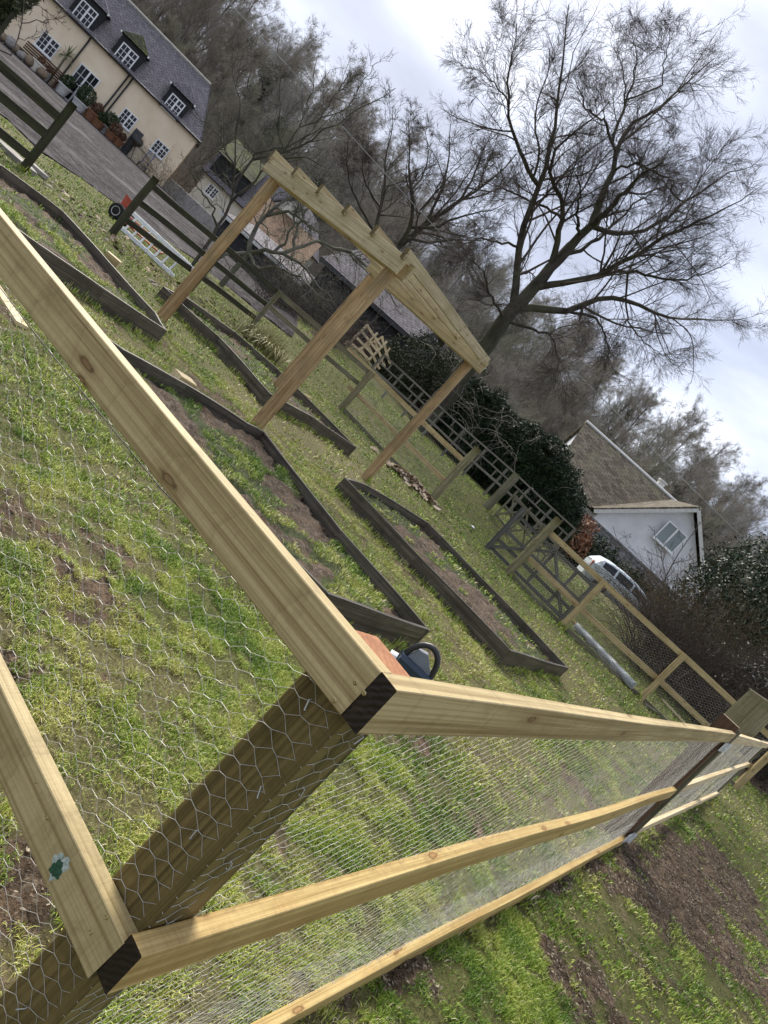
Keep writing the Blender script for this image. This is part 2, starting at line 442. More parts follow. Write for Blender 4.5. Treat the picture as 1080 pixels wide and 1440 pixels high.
t = NT('winter turf and mud')
c = t.coords((1, 1, 1), rnd=False)
am = t.n('ShaderNodeAttribute', attribute_name='mud').outputs['Fac']; ad = t.n('ShaderNodeAttribute', attribute_name='dry').outputs['Fac']
n1 = t.noise(c, 1.7, 5, .6); n2 = t.noise(c, 9, 5, .65); n3 = t.noise(c, 46, 4, .7); n4 = t.noise(c, 160, 3, .7)
green = t.mix(t.ramp(n2, [(.35, 0), (.65, 1)]), (.042, .042, .014), (.105, .10, .034))
green = t.mix(t.ramp(n3, [(.35, 0), (.7, .8)]), green, (.21, .215, .07))
yel = t.mix(t.ramp(n3, [(.35, 0), (.65, 1)]), (.13, .11, .048), (.27, .225, .115))
green = t.mix(t.math('MULTIPLY', ad, .8), green, yel)
soil = t.mix(t.ramp(n2, [(.38, 0), (.62, 1)]), (.060, .040, .024), (.22, .15, .092))
soil = t.mix(t.ramp(n3, [(.52, 0), (.66, .75)]), soil, (.33, .26, .185))
soil = t.mix(t.ramp(n4, [(.3, .8), (.5, 0)]), soil, (.018, .012, .008))
n5 = t.noise(c, 21, 5, .75, .6)
soil = t.mix(t.ramp(n5, [(.34, .85), (.47, 0)]), soil, (.020, .013, .008))
f = t.math('ADD', am, t.math('MULTIPLY', t.math('SUBTRACT', n2, .5), 1.1), clamp=True)
f = t.math('ADD', f, t.math('MULTIPLY', t.math('SUBTRACT', n3, .5), .8), clamp=True)
colr = t.mix(t.ramp(f, [(.38, 0), (.6, 1)]), green, soil)
t.bump(t.math('ADD', n3, t.math('MULTIPLY', n4, .7)), .9, .03)
t.fin(colr, .9, .15)
meta(finish(me, 'ground', t.mat, smooth=True), kind='structure')

# gravel yard in front of the house
t = NT('wet grey gravel'); c = t.coords((1, 1, 1), rnd=False)
v1 = t.n('ShaderNodeTexVoronoi'); v1.inputs['Scale'].default_value = 11; t.L(c, v1.inputs['Vector'])
a1 = t.noise(c, .35, 4, .6); a2 = t.noise(c, 2.6, 5, .7); a3 = t.noise(c, 15, 4, .7)
sepc = t.n('ShaderNodeSeparateColor', inputs={0: v1.outputs['Color']}).outputs[0]
colr = t.mix(sepc, (.035, .032, .033), (.125, .113, .113))
colr = t.mix(t.ramp(a2, [(.40, 0), (.56, .9)]), colr, (.035, .030, .030))
colr = t.mix(t.ramp(a3, [(.60, 0), (.70, .8)]), colr, (.30, .28, .27))
colr = t.mix(t.ramp(a1, [(.54, 0), (.70, .4)]), colr, (.28, .26, .25))
t.bump(t.math('ADD', v1.outputs['Distance'], a3), .8, .04); t.fin(colr, .95, .04)
nT, nS = 140, 60
def resamp(pl, n):
    pl = np.array(pl, float); u = np.linspace(0, len(pl)-1, n); i = np.minimum(u.astype(int), len(pl)-2); f_ = (u-i)[:, None]
    return pl[i]*(1-f_)+pl[i+1]*f_
lo = resamp(GRAV_LO, nT); up = resamp(GRAV_UP, nT)
ss = np.linspace(0, 1, nS)**1.6
gxy = lo[None]*(1-ss[:, None, None])+up[None]*ss[:, None, None]
gxy[0] += (np.stack([fbm(lo[:, 0]*3, lo[:, 1]*3, 3), fbm(lo[:, 0]*3, lo[:, 1]*3, 4)], -1)-.5)*.9
zz = terrain(gxy[..., 0], gxy[..., 1])+.022+.03*(fbm(gxy[..., 0]*1.2, gxy[..., 1]*1.2, 77, 3)-.5)*(ss[:, None] > .02)
zz[0] -= .05
ix = np.arange(nT*nS).reshape(nS, nT)
fq = np.stack([ix[:-1, :-1], ix[:-1, 1:], ix[1:, 1:], ix[1:, :-1]], -1).reshape(-1, 4)
meta(finish(np_mesh('gravel_yard', np.concatenate([gxy, zz[..., None]], -1).reshape(-1, 3), [fq]), 'gravel_yard', t.mat, smooth=True), kind='structure')

# ------------------------------------------------------------------ raised bed outlines (top edges traced on the ground plane +0.2)
BH = .2
def BT(*pts): return [G(x, y, BH) for x, y in pts]
BEDS = {
 'a': BT((-60, 196), (2, 232), (90, 298), (219, 440), (233, 463), (150, 408), (28, 324), (-40, 280)),
 'b': BT((120, 455), (172, 490), (262, 540), (347, 594), (372, 607), (480, 745), (602, 884), (463, 834), (330, 700)),
 'c': BT((232, 404), (262, 418), (330, 466), (392, 520), (500, 628), (440, 586), (380, 553), (310, 475)),
 'd': BT((487, 673), (516, 682), (602, 735), (700, 835), (798, 938), (718, 914), (590, 782)),
}
BEDXY = {k: [(p.x, p.y) for p in v] for k, v in BEDS.items()}

# ------------------------------------------------------------------ grass blades (uncountable: one object)
def scatter(n, rmin, rmax, amax=58, seed=0, pw=1.0):
    g = np.random.default_rng(seed)
    r = rmin*(rmax/rmin)**g.random(n) if pw == 0 else np.sqrt(rmin**2+(rmax**2-rmin**2)*g.random(n))
    a = np.radians((g.random(n)*2-1)*amax)
    return r*np.sin(a), r*np.cos(a)

def blades(x, y, z, h, w, seed, lean=1.1, droop=.5):
    g = np.random.default_rng(seed); n = len(x)
    a = g.random(n)*2*np.pi; ln = lean*g.random(n); dx, dy = np.cos(a), np.sin(a)
    b = a+np.pi/2+(g.random(n)-.5)*1.2; wx, wy = np.cos(b)*w/2, np.sin(b)*w/2
    o = np.stack([x, y, z], -1)
    def at(f, hz_, wf):
        cx = x+dx*h*f; cy = y+dy*h*f; cz = z+h*hz_
        return np.stack([cx-wx*wf, cy-wy*wf, cz], -1), np.stack([cx+wx*wf, cy+wy*wf, cz], -1)
    l0, r0 = at(0*ln, -.15*np.ones(n), 1); l1, r1 = at(ln*.45, .6*(1-.3*ln), .8); l2, r2 = at(ln*(1.05), np.maximum(.95-.75*ln*droop*1.4, .15), .05)
    V_ = np.stack([l0, r0, l1, r1, l2], 1).reshape(-1, 3); i = np.arange(n)*5
    return V_, np.stack([i, i+1, i+3, i+2], -1), np.stack([i+2, i+3, i+4], -1)

def tuft(x, y): return .55*vnoise(x*12+1.3*vnoise(x*5, y*5, 8), y*12, 3)+.45*vnoise(x*4.3, y*4.3, 4)
def grass_layer(n, rmin, rmax, hh, ww, seed, pw=1, thr=.5):
    x, y = scatter(n, rmin, rmax, seed=seed, pw=pw)
    m, d, gr = fields(x, y)
    keep = (m+(vnoise(x*14, y*14, seed)-.5)*.7 < thr) & (gr < .4) & (np.random.default_rng(seed+5).random(n) < .10+1.5*sm((tuft(x, y)-.34)/.34))
    for k, pl in BEDXY.items():
        keep &= ~inpoly(x, y, pl) | (fbm(x*2.4, y*2.4, 61, 3) > .49)
    x, y, m, d, gr = x[keep], y[keep], m[keep], d[keep], gr[keep]
    g = np.random.default_rng(seed+1)
    z = gh(x, y, m, gr)
    for k, pl in BEDXY.items(): z = np.where(inpoly(x, y, pl), z+.10, z)
    clump = fbm(x*3.2, y*3.2, 71, 3)
    tf = tuft(x, y); hue = vnoise(x*5.5+7, y*5.5, 14)
    h = hh*(.45+.9*g.random(len(x)))*(.35+1.25*tf); w = ww*(.6+.8*g.random(len(x)))
    v = np.clip(.40*(clump-.5)*2+.33+.30*d+.55*(hue-.5)+.60*(g.random(len(x))-.5), 0, .78)
    straw = g.random(len(x)) < .04+.13*d+.06*m; v = np.where(straw, .85+.15*g.random(len(x)), v)
    V_, q, tr = blades(x, y, z, h, w, seed+2)
    return V_, q, tr, np.repeat(v, 5)
parts = [grass_layer(560000, 1.0, 4.2, .029, .0027, 101, thr=.68), grass_layer(360000, 4.0, 9.5, .034, .0056, 201, thr=.64), grass_layer(200000, 9.3, 24, .045, .014, 301, thr=.6)]
def edge_tufts(pairs, per_m, hh, ww, seed):
    g = np.random.default_rng(seed); xs, ys = [], []
    for (a, b) in pairs:
        L_ = math.hypot(b[0]-a[0], b[1]-a[1]); k_ = int(L_*per_m); u = g.random(k_); off_ = np.abs(g.normal(0, .035, k_))*np.sign(g.random(k_)-.5)
        nx_, ny_ = -(b[1]-a[1])/max(L_, 1e-3), (b[0]-a[0])/max(L_, 1e-3); o_ = off_+.03*np.sign(off_)
        kk = fbm((a[0]+(b[0]-a[0])*u)*3, (a[1]+(b[1]-a[1])*u)*3, seed, 3) > .45
        xs.append((a[0]+(b[0]-a[0])*u+nx_*o_)[kk]); ys.append((a[1]+(b[1]-a[1])*u+ny_*o_)[kk])
    x, y = np.concatenate(xs), np.concatenate(ys); n = len(x)
    V_, q, tr = blades(x, y, gh(x, y), hh*(.4+.9*g.random(n)), ww*(.6+.8*g.random(n)), seed+1, lean=.8)
    return V_, q, tr, np.repeat(np.clip(g.random(n)*.85+.05, 0, 1), 5)
prs = []
for pl in BEDXY.values(): prs += [(pl[i], pl[(i+1) % len(pl)]) for i in range(len(pl))]
parts.append(edge_tufts(prs, 420, .085, .006, 401))
pg = [tuple(G(*q)[:2]) for q in ((352, 607), (225, 449), (512, 674), (383, 551), (605, 703), (713, 806), (788, 881), (900, 983), (478, 575), (156, 330), (31, 239))]
parts.append(edge_tufts([((p[0]-.09, p[1]-.02), (p[0]+.09, p[1]-.02)) for p in pg], 1500, .12, .008, 431))
off = 0; Vs, Qs, Ts, As = [], [], [], []
for V_, q, tr, v in parts:
    Vs.append(V_); Qs.append(q+off); Ts.append(tr+off); As.append(v); off += len(V_)
t = NT('grass blades'); a = t.n('ShaderNodeAttribute', attribute_name='var')
t.fin(t.ramp(a.outputs['Fac'], [(0, (.085, .165, .018)), (.25, (.20, .31, .032)), (.5, (.36, .44, .065)), (.78, (.52, .51, .14)), (.85, (.50, .42, .23)), (1, (.68, .60, .40))]), .55, .3)
meta(finish(np_mesh('grass', np.concatenate(Vs), [np.concatenate(Qs), np.concatenate(Ts)], {'var': np.concatenate(As)}), 'grass', t.mat, label='short damp tufted grass growing over the garden'), kind='stuff')

# ------------------------------------------------------------------ trodden straw / dead leaves on bare soil
PATCHES = W2([(880, 1160), (1000, 1150), (1100, 1300), (1110, 1440), (900, 1440), (330, 1500), (330, 1440)])
def litter(n, region, size, seed, name, label, c1, c2, c3, dz=.01):
    g = np.random.default_rng(seed); x, y = region(n, g)
    n = len(x); z = gh(x, y)+dz
    a = g.random(n)*6.28; s = size*(.4+1.1*g.random(n)); tl = (g.random(n)-.5)*1.3; asp = .18+.7*g.random(n)
    ux, uy = np.cos(a)*s, np.sin(a)*s
    p = np.stack([x, y, z], -1)
    u_ = np.stack([ux, uy, s*tl*.6], -1); w_ = np.stack([-uy*asp, ux*asp, s*(g.random(n)-.3)*.6], -1)
    V_ = np.stack([p-u_, p+w_*.9-u_*.1, p+u_, p-w_*.7+u_*.1], 1).reshape(-1, 3)
    i = np.arange(n)*4
    me = np_mesh(name, V_, [np.stack([i, i+1, i+2], -1), np.stack([i, i+2, i+3], -1)], {'var': np.repeat(g.random(n), 4)})
    return meta(finish(me, name, leafmat(name+' mix', c1, c2, .7, .25, c3), label=label), kind='stuff')
def reg_mud(n, g):
    x, y = scatter(n*12, 1.2, 11, seed=int(g.integers(999)))
    m, d, gr = fields(x, y); k = (m > .45) & ((inpoly(x, y, PATCHES) | (g.random(len(x)) < .22))); return x[k][:n], y[k][:n]
litter(70000, reg_mud, .0075, 5, 'dead_leaf_litter', 'flattened dead straw and crumbs of soil on the bare mud', (.028, .019, .012), (.13, .095, .062), (.33, .275, .19))
LEAFY = W2([(60, 240), (150, 310), (240, 395), (300, 420), (360, 470), (350, 500), (270, 440), (215, 400), (130, 325), (50, 262)])
def reg_far(n, g):
    x = g.random(n*3)*40-22; y = 11+g.random(n*3)*22
    m, d, gr = fields(x, y); k = ((m > .5) | (polydist(x, y, LEAFY) < 0)) & (gr < .5); return x[k][:n], y[k][:n]
litter(11000, reg_far, .05, 6, 'leaf_litter', 'brown fallen leaves lying along the old fence', (.04, .026, .016), (.14, .09, .055), (.32, .22, .14), .02)
# ------------------------------------------------------------------ the near pen fence
AZL, AZR = -63.0, 31.8
e1 = Vector((math.sin(R(AZL)), math.cos(R(AZL)), 0)); e2 = Vector((math.sin(R(AZR)), math.cos(R(AZR)), 0)); UP = Vector((0, 0, 1))
d = ray(560, 972); k = 1.05/math.hypot(d[0], d[1]); C = Vector((d[0]*k, d[1]*k, 0))
ZT = CH+d[2]*k; ZM = hz(186, 1350, C)
def onR(px, py): return V(px, py, C, AZR)
def onL(px, py): return V(px, py, C, AZL)
fence = thing('pen_fence', (C.x, C.y, tz(C.x, C.y)), 'nearest fence corner, new pale rails and chicken wire nailed to a wet dark brown post', 'fence')
RT, RH = .038, .089
def rail_right(pa, pb, h, mat, s0=0.0):
    A, B = onR(*pa), onR(*pb); sA = (A-C).dot(e2); sB = (B-C).dot(e2)
    zA = A.z+(B.z-A.z)*(s0-sA)/(sB-sA)
    p0 = Vector((C.x, C.y, 0))+e2*s0+e1*RT/2+UP*(zA-h/2); p1 = Vector((C.x, C.y, 0))+e2*sB+e1*RT/2+UP*(B.z-h/2)
    board('rail', p0, p1, RT, h, [M_[mat], M_['rail_end']], fence, warp=.006); return sB
SE = rail_right((560, 972), (1036, 1033), RH, 'rail')
SM = rail_right((186, 1350), (953, 1111), RH, 'rail_yellow')
SB = rail_right((394, 1441), (884, 1178), RH, 'rail_yellow', s0=.0)
print('run ends', SE, SM, SB, onR(394, 1441), onR(884,1178), 'z', 'C', C, ZT, ZM)
C0 = Vector((C.x, C.y, 0)); LL = 3.3
def left_rail(zt, slope):
    board('rail', C0+e1*(RT+.001)+e2*RT/2+UP*(zt-.001-RH/2), C0+e1*LL+e2*RT/2+UP*(zt-.001-RH/2+slope*LL), RT, RH, [M_['rail'], M_['rail_end']], fence, warp=.003, seg=30)
left_rail(ZT, .0); left_rail(ZM, .035); left_rail(.20, 0)
pc = C0+e1*(RT+.002+.055)+e2*(RT+.002+.055)
def post(name, c, z0, z1, w, mat, top, parent, az=AZR, label=None):
    b = board(name, Vector((c.x, c.y, z0)), Vector((c.x, c.y, z1)), w, w, [mat, top], parent, up=(math.sin(R(az)), math.cos(R(az)), 0), ch=.004, label=label); return b
post('post', pc, -.15, ZT-.013, .11, M_['post_wet'], M_['post_top'], fence, label='wet dark brown corner post with an orange sawn top')
post('post', C0+e1*2.5+e2*(RT+.052), -.15, ZT+.02, .1, M_['post_wet'], M_['post_top'], fence)
PE = C0+e2*(SE+.02)+e1*(RT+.055); zE = onR(1036, 1033).z
post('post', PE, -.1, zE+.05, .15, M_['post_red'], M_['pale_end'], fence, label='dark red brown end post with a pale sawn top')
# chicken wire
def chicken(name, o, ax, L, z0, z1, nrm, ph=0, cell=.036, rw=.00050, seed=0, bulge=.008, step=None, cut=None):
    g = np.random.default_rng(seed); hx = cell*.62; tw = cell*.42; hyy = cell*.5
    per = 2*(tw+ (hx))            # twist + slant, twice
    nc = int(L/per)+1; nr = int((z1-z0)/cell)+1
    segs = []; rs = []
    for i in range(-1, nc+1):
        for j in range(-1, nr+1):
            x0 = i*per; zz = z0+j*cell
            a = (x0, zz); b = (x0+tw, zz); c1 = (x0+tw+hx, zz+hyy); c2 = (x0+tw+hx, zz-hyy)
            d1 = (c1[0]+tw, c1[1]); e_ = (d1[0]+hx, zz)
            segs += [(a, b), (b, c1), (b, c2), (c1, d1), (d1, (e_[0], zz)), (d1, (e_[0], zz+cell))]
            rs += [1.35, 1, 1, 1.35, 1, 1]
    S_ = np.array(segs); rs = np.array(rs)*rw
    for ax_i, lo_, hi_ in ((0, 0.0, L), (1, z0, z1)):
        a_, b_ = S_[:, 0, ax_i].copy(), S_[:, 1, ax_i].copy(); dd_ = b_-a_; dd_[np.abs(dd_) < 1e-9] = 1e-9
        ta, tb = (lo_-a_)/dd_, (hi_-a_)/dd_; t0 = np.clip(np.minimum(ta, tb), 0, 1); t1 = np.clip(np.maximum(ta, tb), 0, 1)
        ok = (t1-t0 > .02) & (np.maximum(a_, b_) >= lo_) & (np.minimum(a_, b_) <= hi_)
        S0, S1 = S_[:, 0], S_[:, 1]; S_ = np.stack([S0+(S1-S0)*t0[:, None], S0+(S1-S0)*t1[:, None]], 1)[ok]; rs = rs[ok]
    def jit(p):
        x, z = p[:, 0], p[:, 1]
        jx = (vnoise(x*61+3, z*67, seed)-.5)*.010; jz = (vnoise(x*59+9, z*71+5, seed+1)-.5)*.010
        dx = (fbm(x*2.1, z*2.1, seed+2, 2)-.5)*.03; dz = (fbm(x*1.8, z*2.6, seed+3, 2)-.5)*.03
        jx = jx*np.minimum(1, np.abs(x)*30); dx = dx*np.minimum(1, np.abs(x)*6); bn = np.minimum(1, np.abs(x)*8)*((fbm(x*1.6, z*2.4, seed+4, 3)-.5)*2*bulge + (vnoise(x*40, z*40, seed+6)-.5)*.004)
        q = np.outer(x+jx+dx, np.array(ax)) + np.outer(bn, np.array(nrm)) + np.array(o)
        q[:, 2] += z+jz+dz; return q
    A, B = jit(S_[:, 0]), jit(S_[:, 1])
    d_ = B-A; d_ /= np.linalg.norm(d_, axis=1)[:, None]; n_ = np.array(nrm)[None]
    u_ = np.cross(d_, n_); u_ /= np.linalg.norm(u_, axis=1)[:, None]; w_ = np.cross(d_, u_)
    Vv = []
    for Pp in (A-d_*rs[:, None]*.5, B+d_*rs[:, None]*.5):
        for ca, sa in ((1, 0), (0, 1), (-1, 0), (0, -1)): Vv.append(Pp+(u_*ca+w_*sa)*rs[:, None])
    Vv = np.stack(Vv, 1).reshape(-1, 3); i = np.arange(len(A))*8
    F_ = [np.stack([i+j, i+(j+1) % 4, i+4+(j+1) % 4, i+4+j], -1) for j in range(4)]
    return np_mesh(name, Vv, [np.concatenate(F_)])
ob = C0+e1*(RT+.001)+e2*(RT-.0005)
zr = .033
nl = chicken('chicken_wire', ob+e2*.0, e1, LL-.1, .05, ZT-.035, -e2, seed=3, bulge=.010)
finish(nl, 'chicken_wire', M_['wire'], fence)
orr = C0+e2*(RT)+e1*(RT-.0005)
nr_ = chicken('chicken_wire', orr, (e2+UP*((zE-ZT)/SE)), SE-.02, .07, ZT-.05, -e1, seed=8, bulge=.010)
finish(nr_, 'chicken_wire', M_['wire'], fence)
# a second, finer skin of wire low down on the right hand side
nr2 = chicken('chicken_wire', orr-e1*.006+UP*.012, (e2+UP*((zE-ZT)/SE)), SE-.02, .05, .30, -e1, seed=18, bulge=.012)
finish(nr2, 'chicken_wire', M_['wire'], fence)
mb = MB()
zl = [onL(*q).z for q in ((37, 467), (207, 678), (318, 796), (370, 863))]
s_ = [(onL(*q)-C0).dot(e1) for q in ((37, 467), (207, 678), (318, 796), (370, 863))]
pts = [ob+e1*(s-.04)+UP*z-e2*.004 for s, z in sorted(zip(s_+[.06, 2.6], zl+[zl[-1]+.02, zl[0]-.0]))]
mb.tube(pts, .0011, 6); mb.build('straining_wire', M_['dark_wire'], fence)
# screws and paint mark
def screw(px, py, side='L'):
    A = onL(px, py); mb = MB(); n_ = -e2
    x, y, z = basis(n_, (0, 0, 1)); ax = Matrix((y, z, x)).transposed()
    mb.lathe(A+n_*-.001, [(.0038, 0), (.0040, .0016), (.0022, .0024), (.0012, .0012)], 10, 0, ax)
    mb.build('screw', M_['screw'], fence)
for q in ((51, 1099), (128, 1311), (150, 1290), (66, 1150), (500, 960), (470, 985), (512, 975), (300, 720), (262, 690)): screw(*q)
def staple(o, ax, nrm):
    mb = MB(); mb.tube([o-ax*.009-nrm*.004, o-ax*.009+nrm*.003, o+ax*.009+nrm*.003, o+ax*.009-nrm*.004], .0011, 5); mb.build('staple', M_['galv'], fence)
rs_ = random.Random(5)
for z_ in (1.15, 1.02, .90, .60, .47, .33, .2):
    staple(ob+e1*rs_.uniform(.02, .09)+UP*(z_+rs_.uniform(-.03, .03)), (UP+e1*rs_.uniform(-.6, .6)).normalized(), -e2)
    staple(orr+e2*rs_.uniform(.02, .08)+UP*(z_+rs_.uniform(-.03, .03)), (UP+e2*rs_.uniform(-.6, .6)).normalized(), -e1)
def paint():
    A = onL(83, 1218); n_ = -e2; mb = MB(); n = 40
    def blob(cx, cz, rx, rz, off, seed):
        vs = []
        for i in range(n):
            w = 2*math.pi*i/n; k_ = 1+.16*math.sin(3*w+seed)+.10*math.sin(7*w+seed*2)+.06*math.sin(13*w)
            vs.append(A+e1*(cx+math.cos(w)*rx*k_)+UP*(cz+math.sin(w)*rz*k_)+n_*off)
        return vs
    o1 = blob(0, 0, .0165, .0235, .0006, 1); o2 = blob(-.001, -.006, .0125, .0145, .0012, 4)
    mb.add(o1, [list(range(n))], 0); mb.add(o2, [list(range(n))], 1)
    t1 = plain('pale green paint', (.38, .47, .40), .5, 0, .3, .45, 160, colr2=(.60, .66, .58)); t2 = plain('dark green paint', (.035, .10, .06), .45, 0, .4, .7, 220)
    mb.build('paint_mark', [t1, t2], fence, label='pale green paint blob with a darker green middle')
paint()
# hinges on the red brown post
def hinge(px, py):
    A = onR(px, py); s = (A-C0).dot(e2); mb = MB(); o = C0+e2*SE+e1*(-.0)+UP*A.z
    o = C0+e2*(SE-.02)-e1*.002+UP*A.z
    rot = Matrix((e2, e1, UP)).transposed()
    mb.box(o, (.24, .010, .085), rot, ch=.001); mb.tube([o+e2*.06-e1*.012-UP*.04, o+e2*.06-e1*.012+UP*.05], .017, 10)
    mb.box(o+e2*.13-e1*.012, (.12, .006, .04), rot, ch=.001)
    for dx in (-.04, -.01, .11, .16): mb.lathe(o+e2*dx-e1*.014, [(.008, -.004), (.008, .003), (.004, .006)], 8, 0, Matrix((e2, UP, -e1)).transposed())
    mb.build('hinge', M_['galv'], fence)
hinge(1024, 1052); hinge(914, 1164)

# next stretch: mossy gate with wire
gs = C0+e2*(SE+.16)+e1*.045
gate2 = thing('wire_gate', (gs.x, gs.y, tz(gs.x, gs.y)), 'wire covered garden gate hung on the far end of the nearest fence', 'gate')
zg = zE
board('stile', Vector((gs.x, gs.y, .16)), Vector((gs.x, gs.y, zg+.03)), .10, .10, [M_['old'], M_['rail_end']], gate2, up=e2)
def rail_far(pa, pb, h):
    A, B = V(*pa, C0+e1*0, AZR), V(*pb, C0, AZR); zc = UP*(-h/2)
    s1 = (B-C0).dot(e2); s1 = min(s1, SE+7)
    zz = B.z
    board('rail', C0+e2*(SE+.16)+UP*(A.z-h/2)+e1*.01, C0+e2*s1+UP*(zz-h/2)+e1*.01, RT, h, [M_['fresh'], M_['pale_end']], gate2)
    return s1
g1 = rail_far((1012, 1094), (1061, 1073), .085); g2 = rail_far((971, 1134), (1022, 1110), .085)
s1 = max(g1, g2)
board('rail', C0+e2*(SE+.16)+UP*(zE-.04)+e1*.01, C0+e2*(s1)+UP*(zE+.06)+e1*.01, RT, .085, [M_['fresh'], M_['pale_end']], gate2)
board('stile', C0+e2*s1+e1*.05+UP*.25, C0+e2*s1+e1*.05+UP*(zE+.08), .09, .09, [M_['old'], M_['pale_end']], gate2, up=e2)
finish(chicken('chicken_wire', C0+e2*(SE+.2)+e1*.035, (e2+UP*.02), s1-SE-.25, .3, zE-.02, -e1, seed=28, bulge=.01), 'chicken_wire', M_['wire'], gate2)

# big weathered gatepost standing just inside
B0 = V(1060, 1000, C0+e1*.32, AZR); print('gatepost', B0); gp = Vector((B0.x, B0.y, 0))
zt = hz(1050, 966, gp)
bigpost = thing('gatepost', (gp.x, gp.y, tz(gp.x, gp.y)), 'thick weathered gatepost with a sloping pale top behind the end of the nearest fence', 'post')
mb = MB(); w_ = 50/FPX*gp.y/1.36/2; az_ = R(AZR+14); rx = Vector((math.cos(az_), -math.sin(az_), 0)); ry = Vector((math.sin(az_), math.cos(az_), 0))
def ringp(h, s): return [Vector((0, 0, h))+rx*a*s+ry*b*s for a, b in ((-w_, -w_), (w_, -w_), (w_, w_), (-w_, w_))]
prof = []
hgt = zt
vs = []
for i in range(9): vs += ringp(-.2+(hgt-.03+.2)*i/8, 1+.01*math.sin(i*2.1))
vs += [p+Vector((0, 0, .045 if j in (1, 2) else .0)) for j, p in enumerate(ringp(hgt-.0, .98))]
fs = [[i*4+j, i*4+(j+1) % 4, i*4+4+(j+1) % 4, i*4+4+j] for i in range(9) for j in range(4)]
Mgp = Matrix.Translation((gp.x, gp.y, 0)) @ Matrix(((0, 0, 1, 0), (0, 1, 0, 0), (-1, 0, 0, 0), (0, 0, 0, 1))).inverted()
inv = Mgp.inverted() @ Matrix.Translation((gp.x, gp.y, 0))
mb.add([inv @ v for v in vs], fs, 0); mb.build('shaft', M_['weathered'], bigpost, Mgp)
mb = MB(); tp = [Vector((gp.x, gp.y, 0))+p for p in [q+Vector((0, 0, .048 if j in (1, 2) else .003)) for j, q in enumerate(ringp(hgt, .975))]]
mb.prism(tp, (0, 0, .012)); mb.build('top', M_['pale_end'], bigpost)

# plank lying on the grass behind the left run, power tool on the grass
A = G(30, 458, .02); Bp = G(-14, 392, .03)
pl = board('plank', A, A+(Bp-A).normalized()*1.5, .10, .03, [M_['fresh'], M_['fresh']], None)
meta(pl, 'short pale plank lying flat on the grass behind the left hand wire', 'plank')
tb = G(566, 958); tb = Vector((tb.x, tb.y, tz(tb.x, tb.y)))
dd = (tb-Vector((0, 0, CH))).length/ (math.hypot(60, 250)/FPX*0+1)
tool = thing('power_tool', tb, 'dark blue power tool with a black loop handle, just beyond the fence corner', 'power tool')
ax = Vector((math.cos(R(-6)), math.sin(R(-6)), 0)); sc = tb.y*50/FPX/.20*1.15
print('tool', tb, sc)
mb = MB(); mb.box(tb+UP*.06*sc, (.20*sc, .11*sc, .11*sc), None, ch=.02*sc); mb.build('motor_body', M_['navy'], tool)
mb = MB(); hp = []
for i in range(15):
    w = math.pi*(-.12+1.24*i/14); hp.append(tb+ax*math.cos(w)*.085*sc+UP*(.105+.125*math.sin(w))*sc)
mb.tube(hp, [.016*sc]*15, 10); mb.build('loop_handle', M_['black'], tool, smooth=True)
mb = MB(); mb.prism([tb+ax*x*sc+UP*z*sc-Vector((0, .02, 0)) for x, z in ((-.075, .10), (-.05, .175), (.0, .19), (.07, .13), (.075, .10))], (0, .05*sc, 0)); mb.build('housing', M_['toolgrey'], tool)
mb = MB(); mb.tube([tb+ax*-.14*sc+UP*.05*sc, tb+ax*-.10*sc+UP*.06*sc], .03*sc, 10); mb.build('nozzle', M_['whiteplastic'], tool)
# ------------------------------------------------------------------ raised beds
soilm = NT('crumbly bed soil'); t = soilm; c = t.coords((1, 1, 1), rnd=False)
am = t.n('ShaderNodeAttribute', attribute_name='green').outputs['Fac']
n2 = t.noise(c, 6, 5, .65); n3 = t.noise(c, 30, 4, .7); n4 = t.noise(c, 120, 3, .7)
so = t.mix(t.ramp(n2, [(.36, 0), (.62, 1)]), (.068, .043, .022), (.25, .165, .093))
so = t.mix(t.ramp(n3, [(.5, 0), (.66, .85)]), so, (.36, .28, .20)); so = t.mix(t.ramp(n4, [(.3, .8), (.5, 0)]), so, (.018, .012, .009))
gr_ = t.mix(t.ramp(n3, [(.35, 0), (.65, 1)]), (.05, .075, .016), (.15, .165, .05))
t.L(t.mix(t.ramp(t.math('ADD', am, t.math('MULTIPLY', t.math('SUBTRACT', n3, .5), .9)), [(.42, 0), (.6, 1)]), so, gr_), t.b.inputs['Base Color'])
t.bump(t.math('ADD', n3, n4), 1, .04); t.b.inputs['Roughness'].default_value = .9
SOIL = t.mat

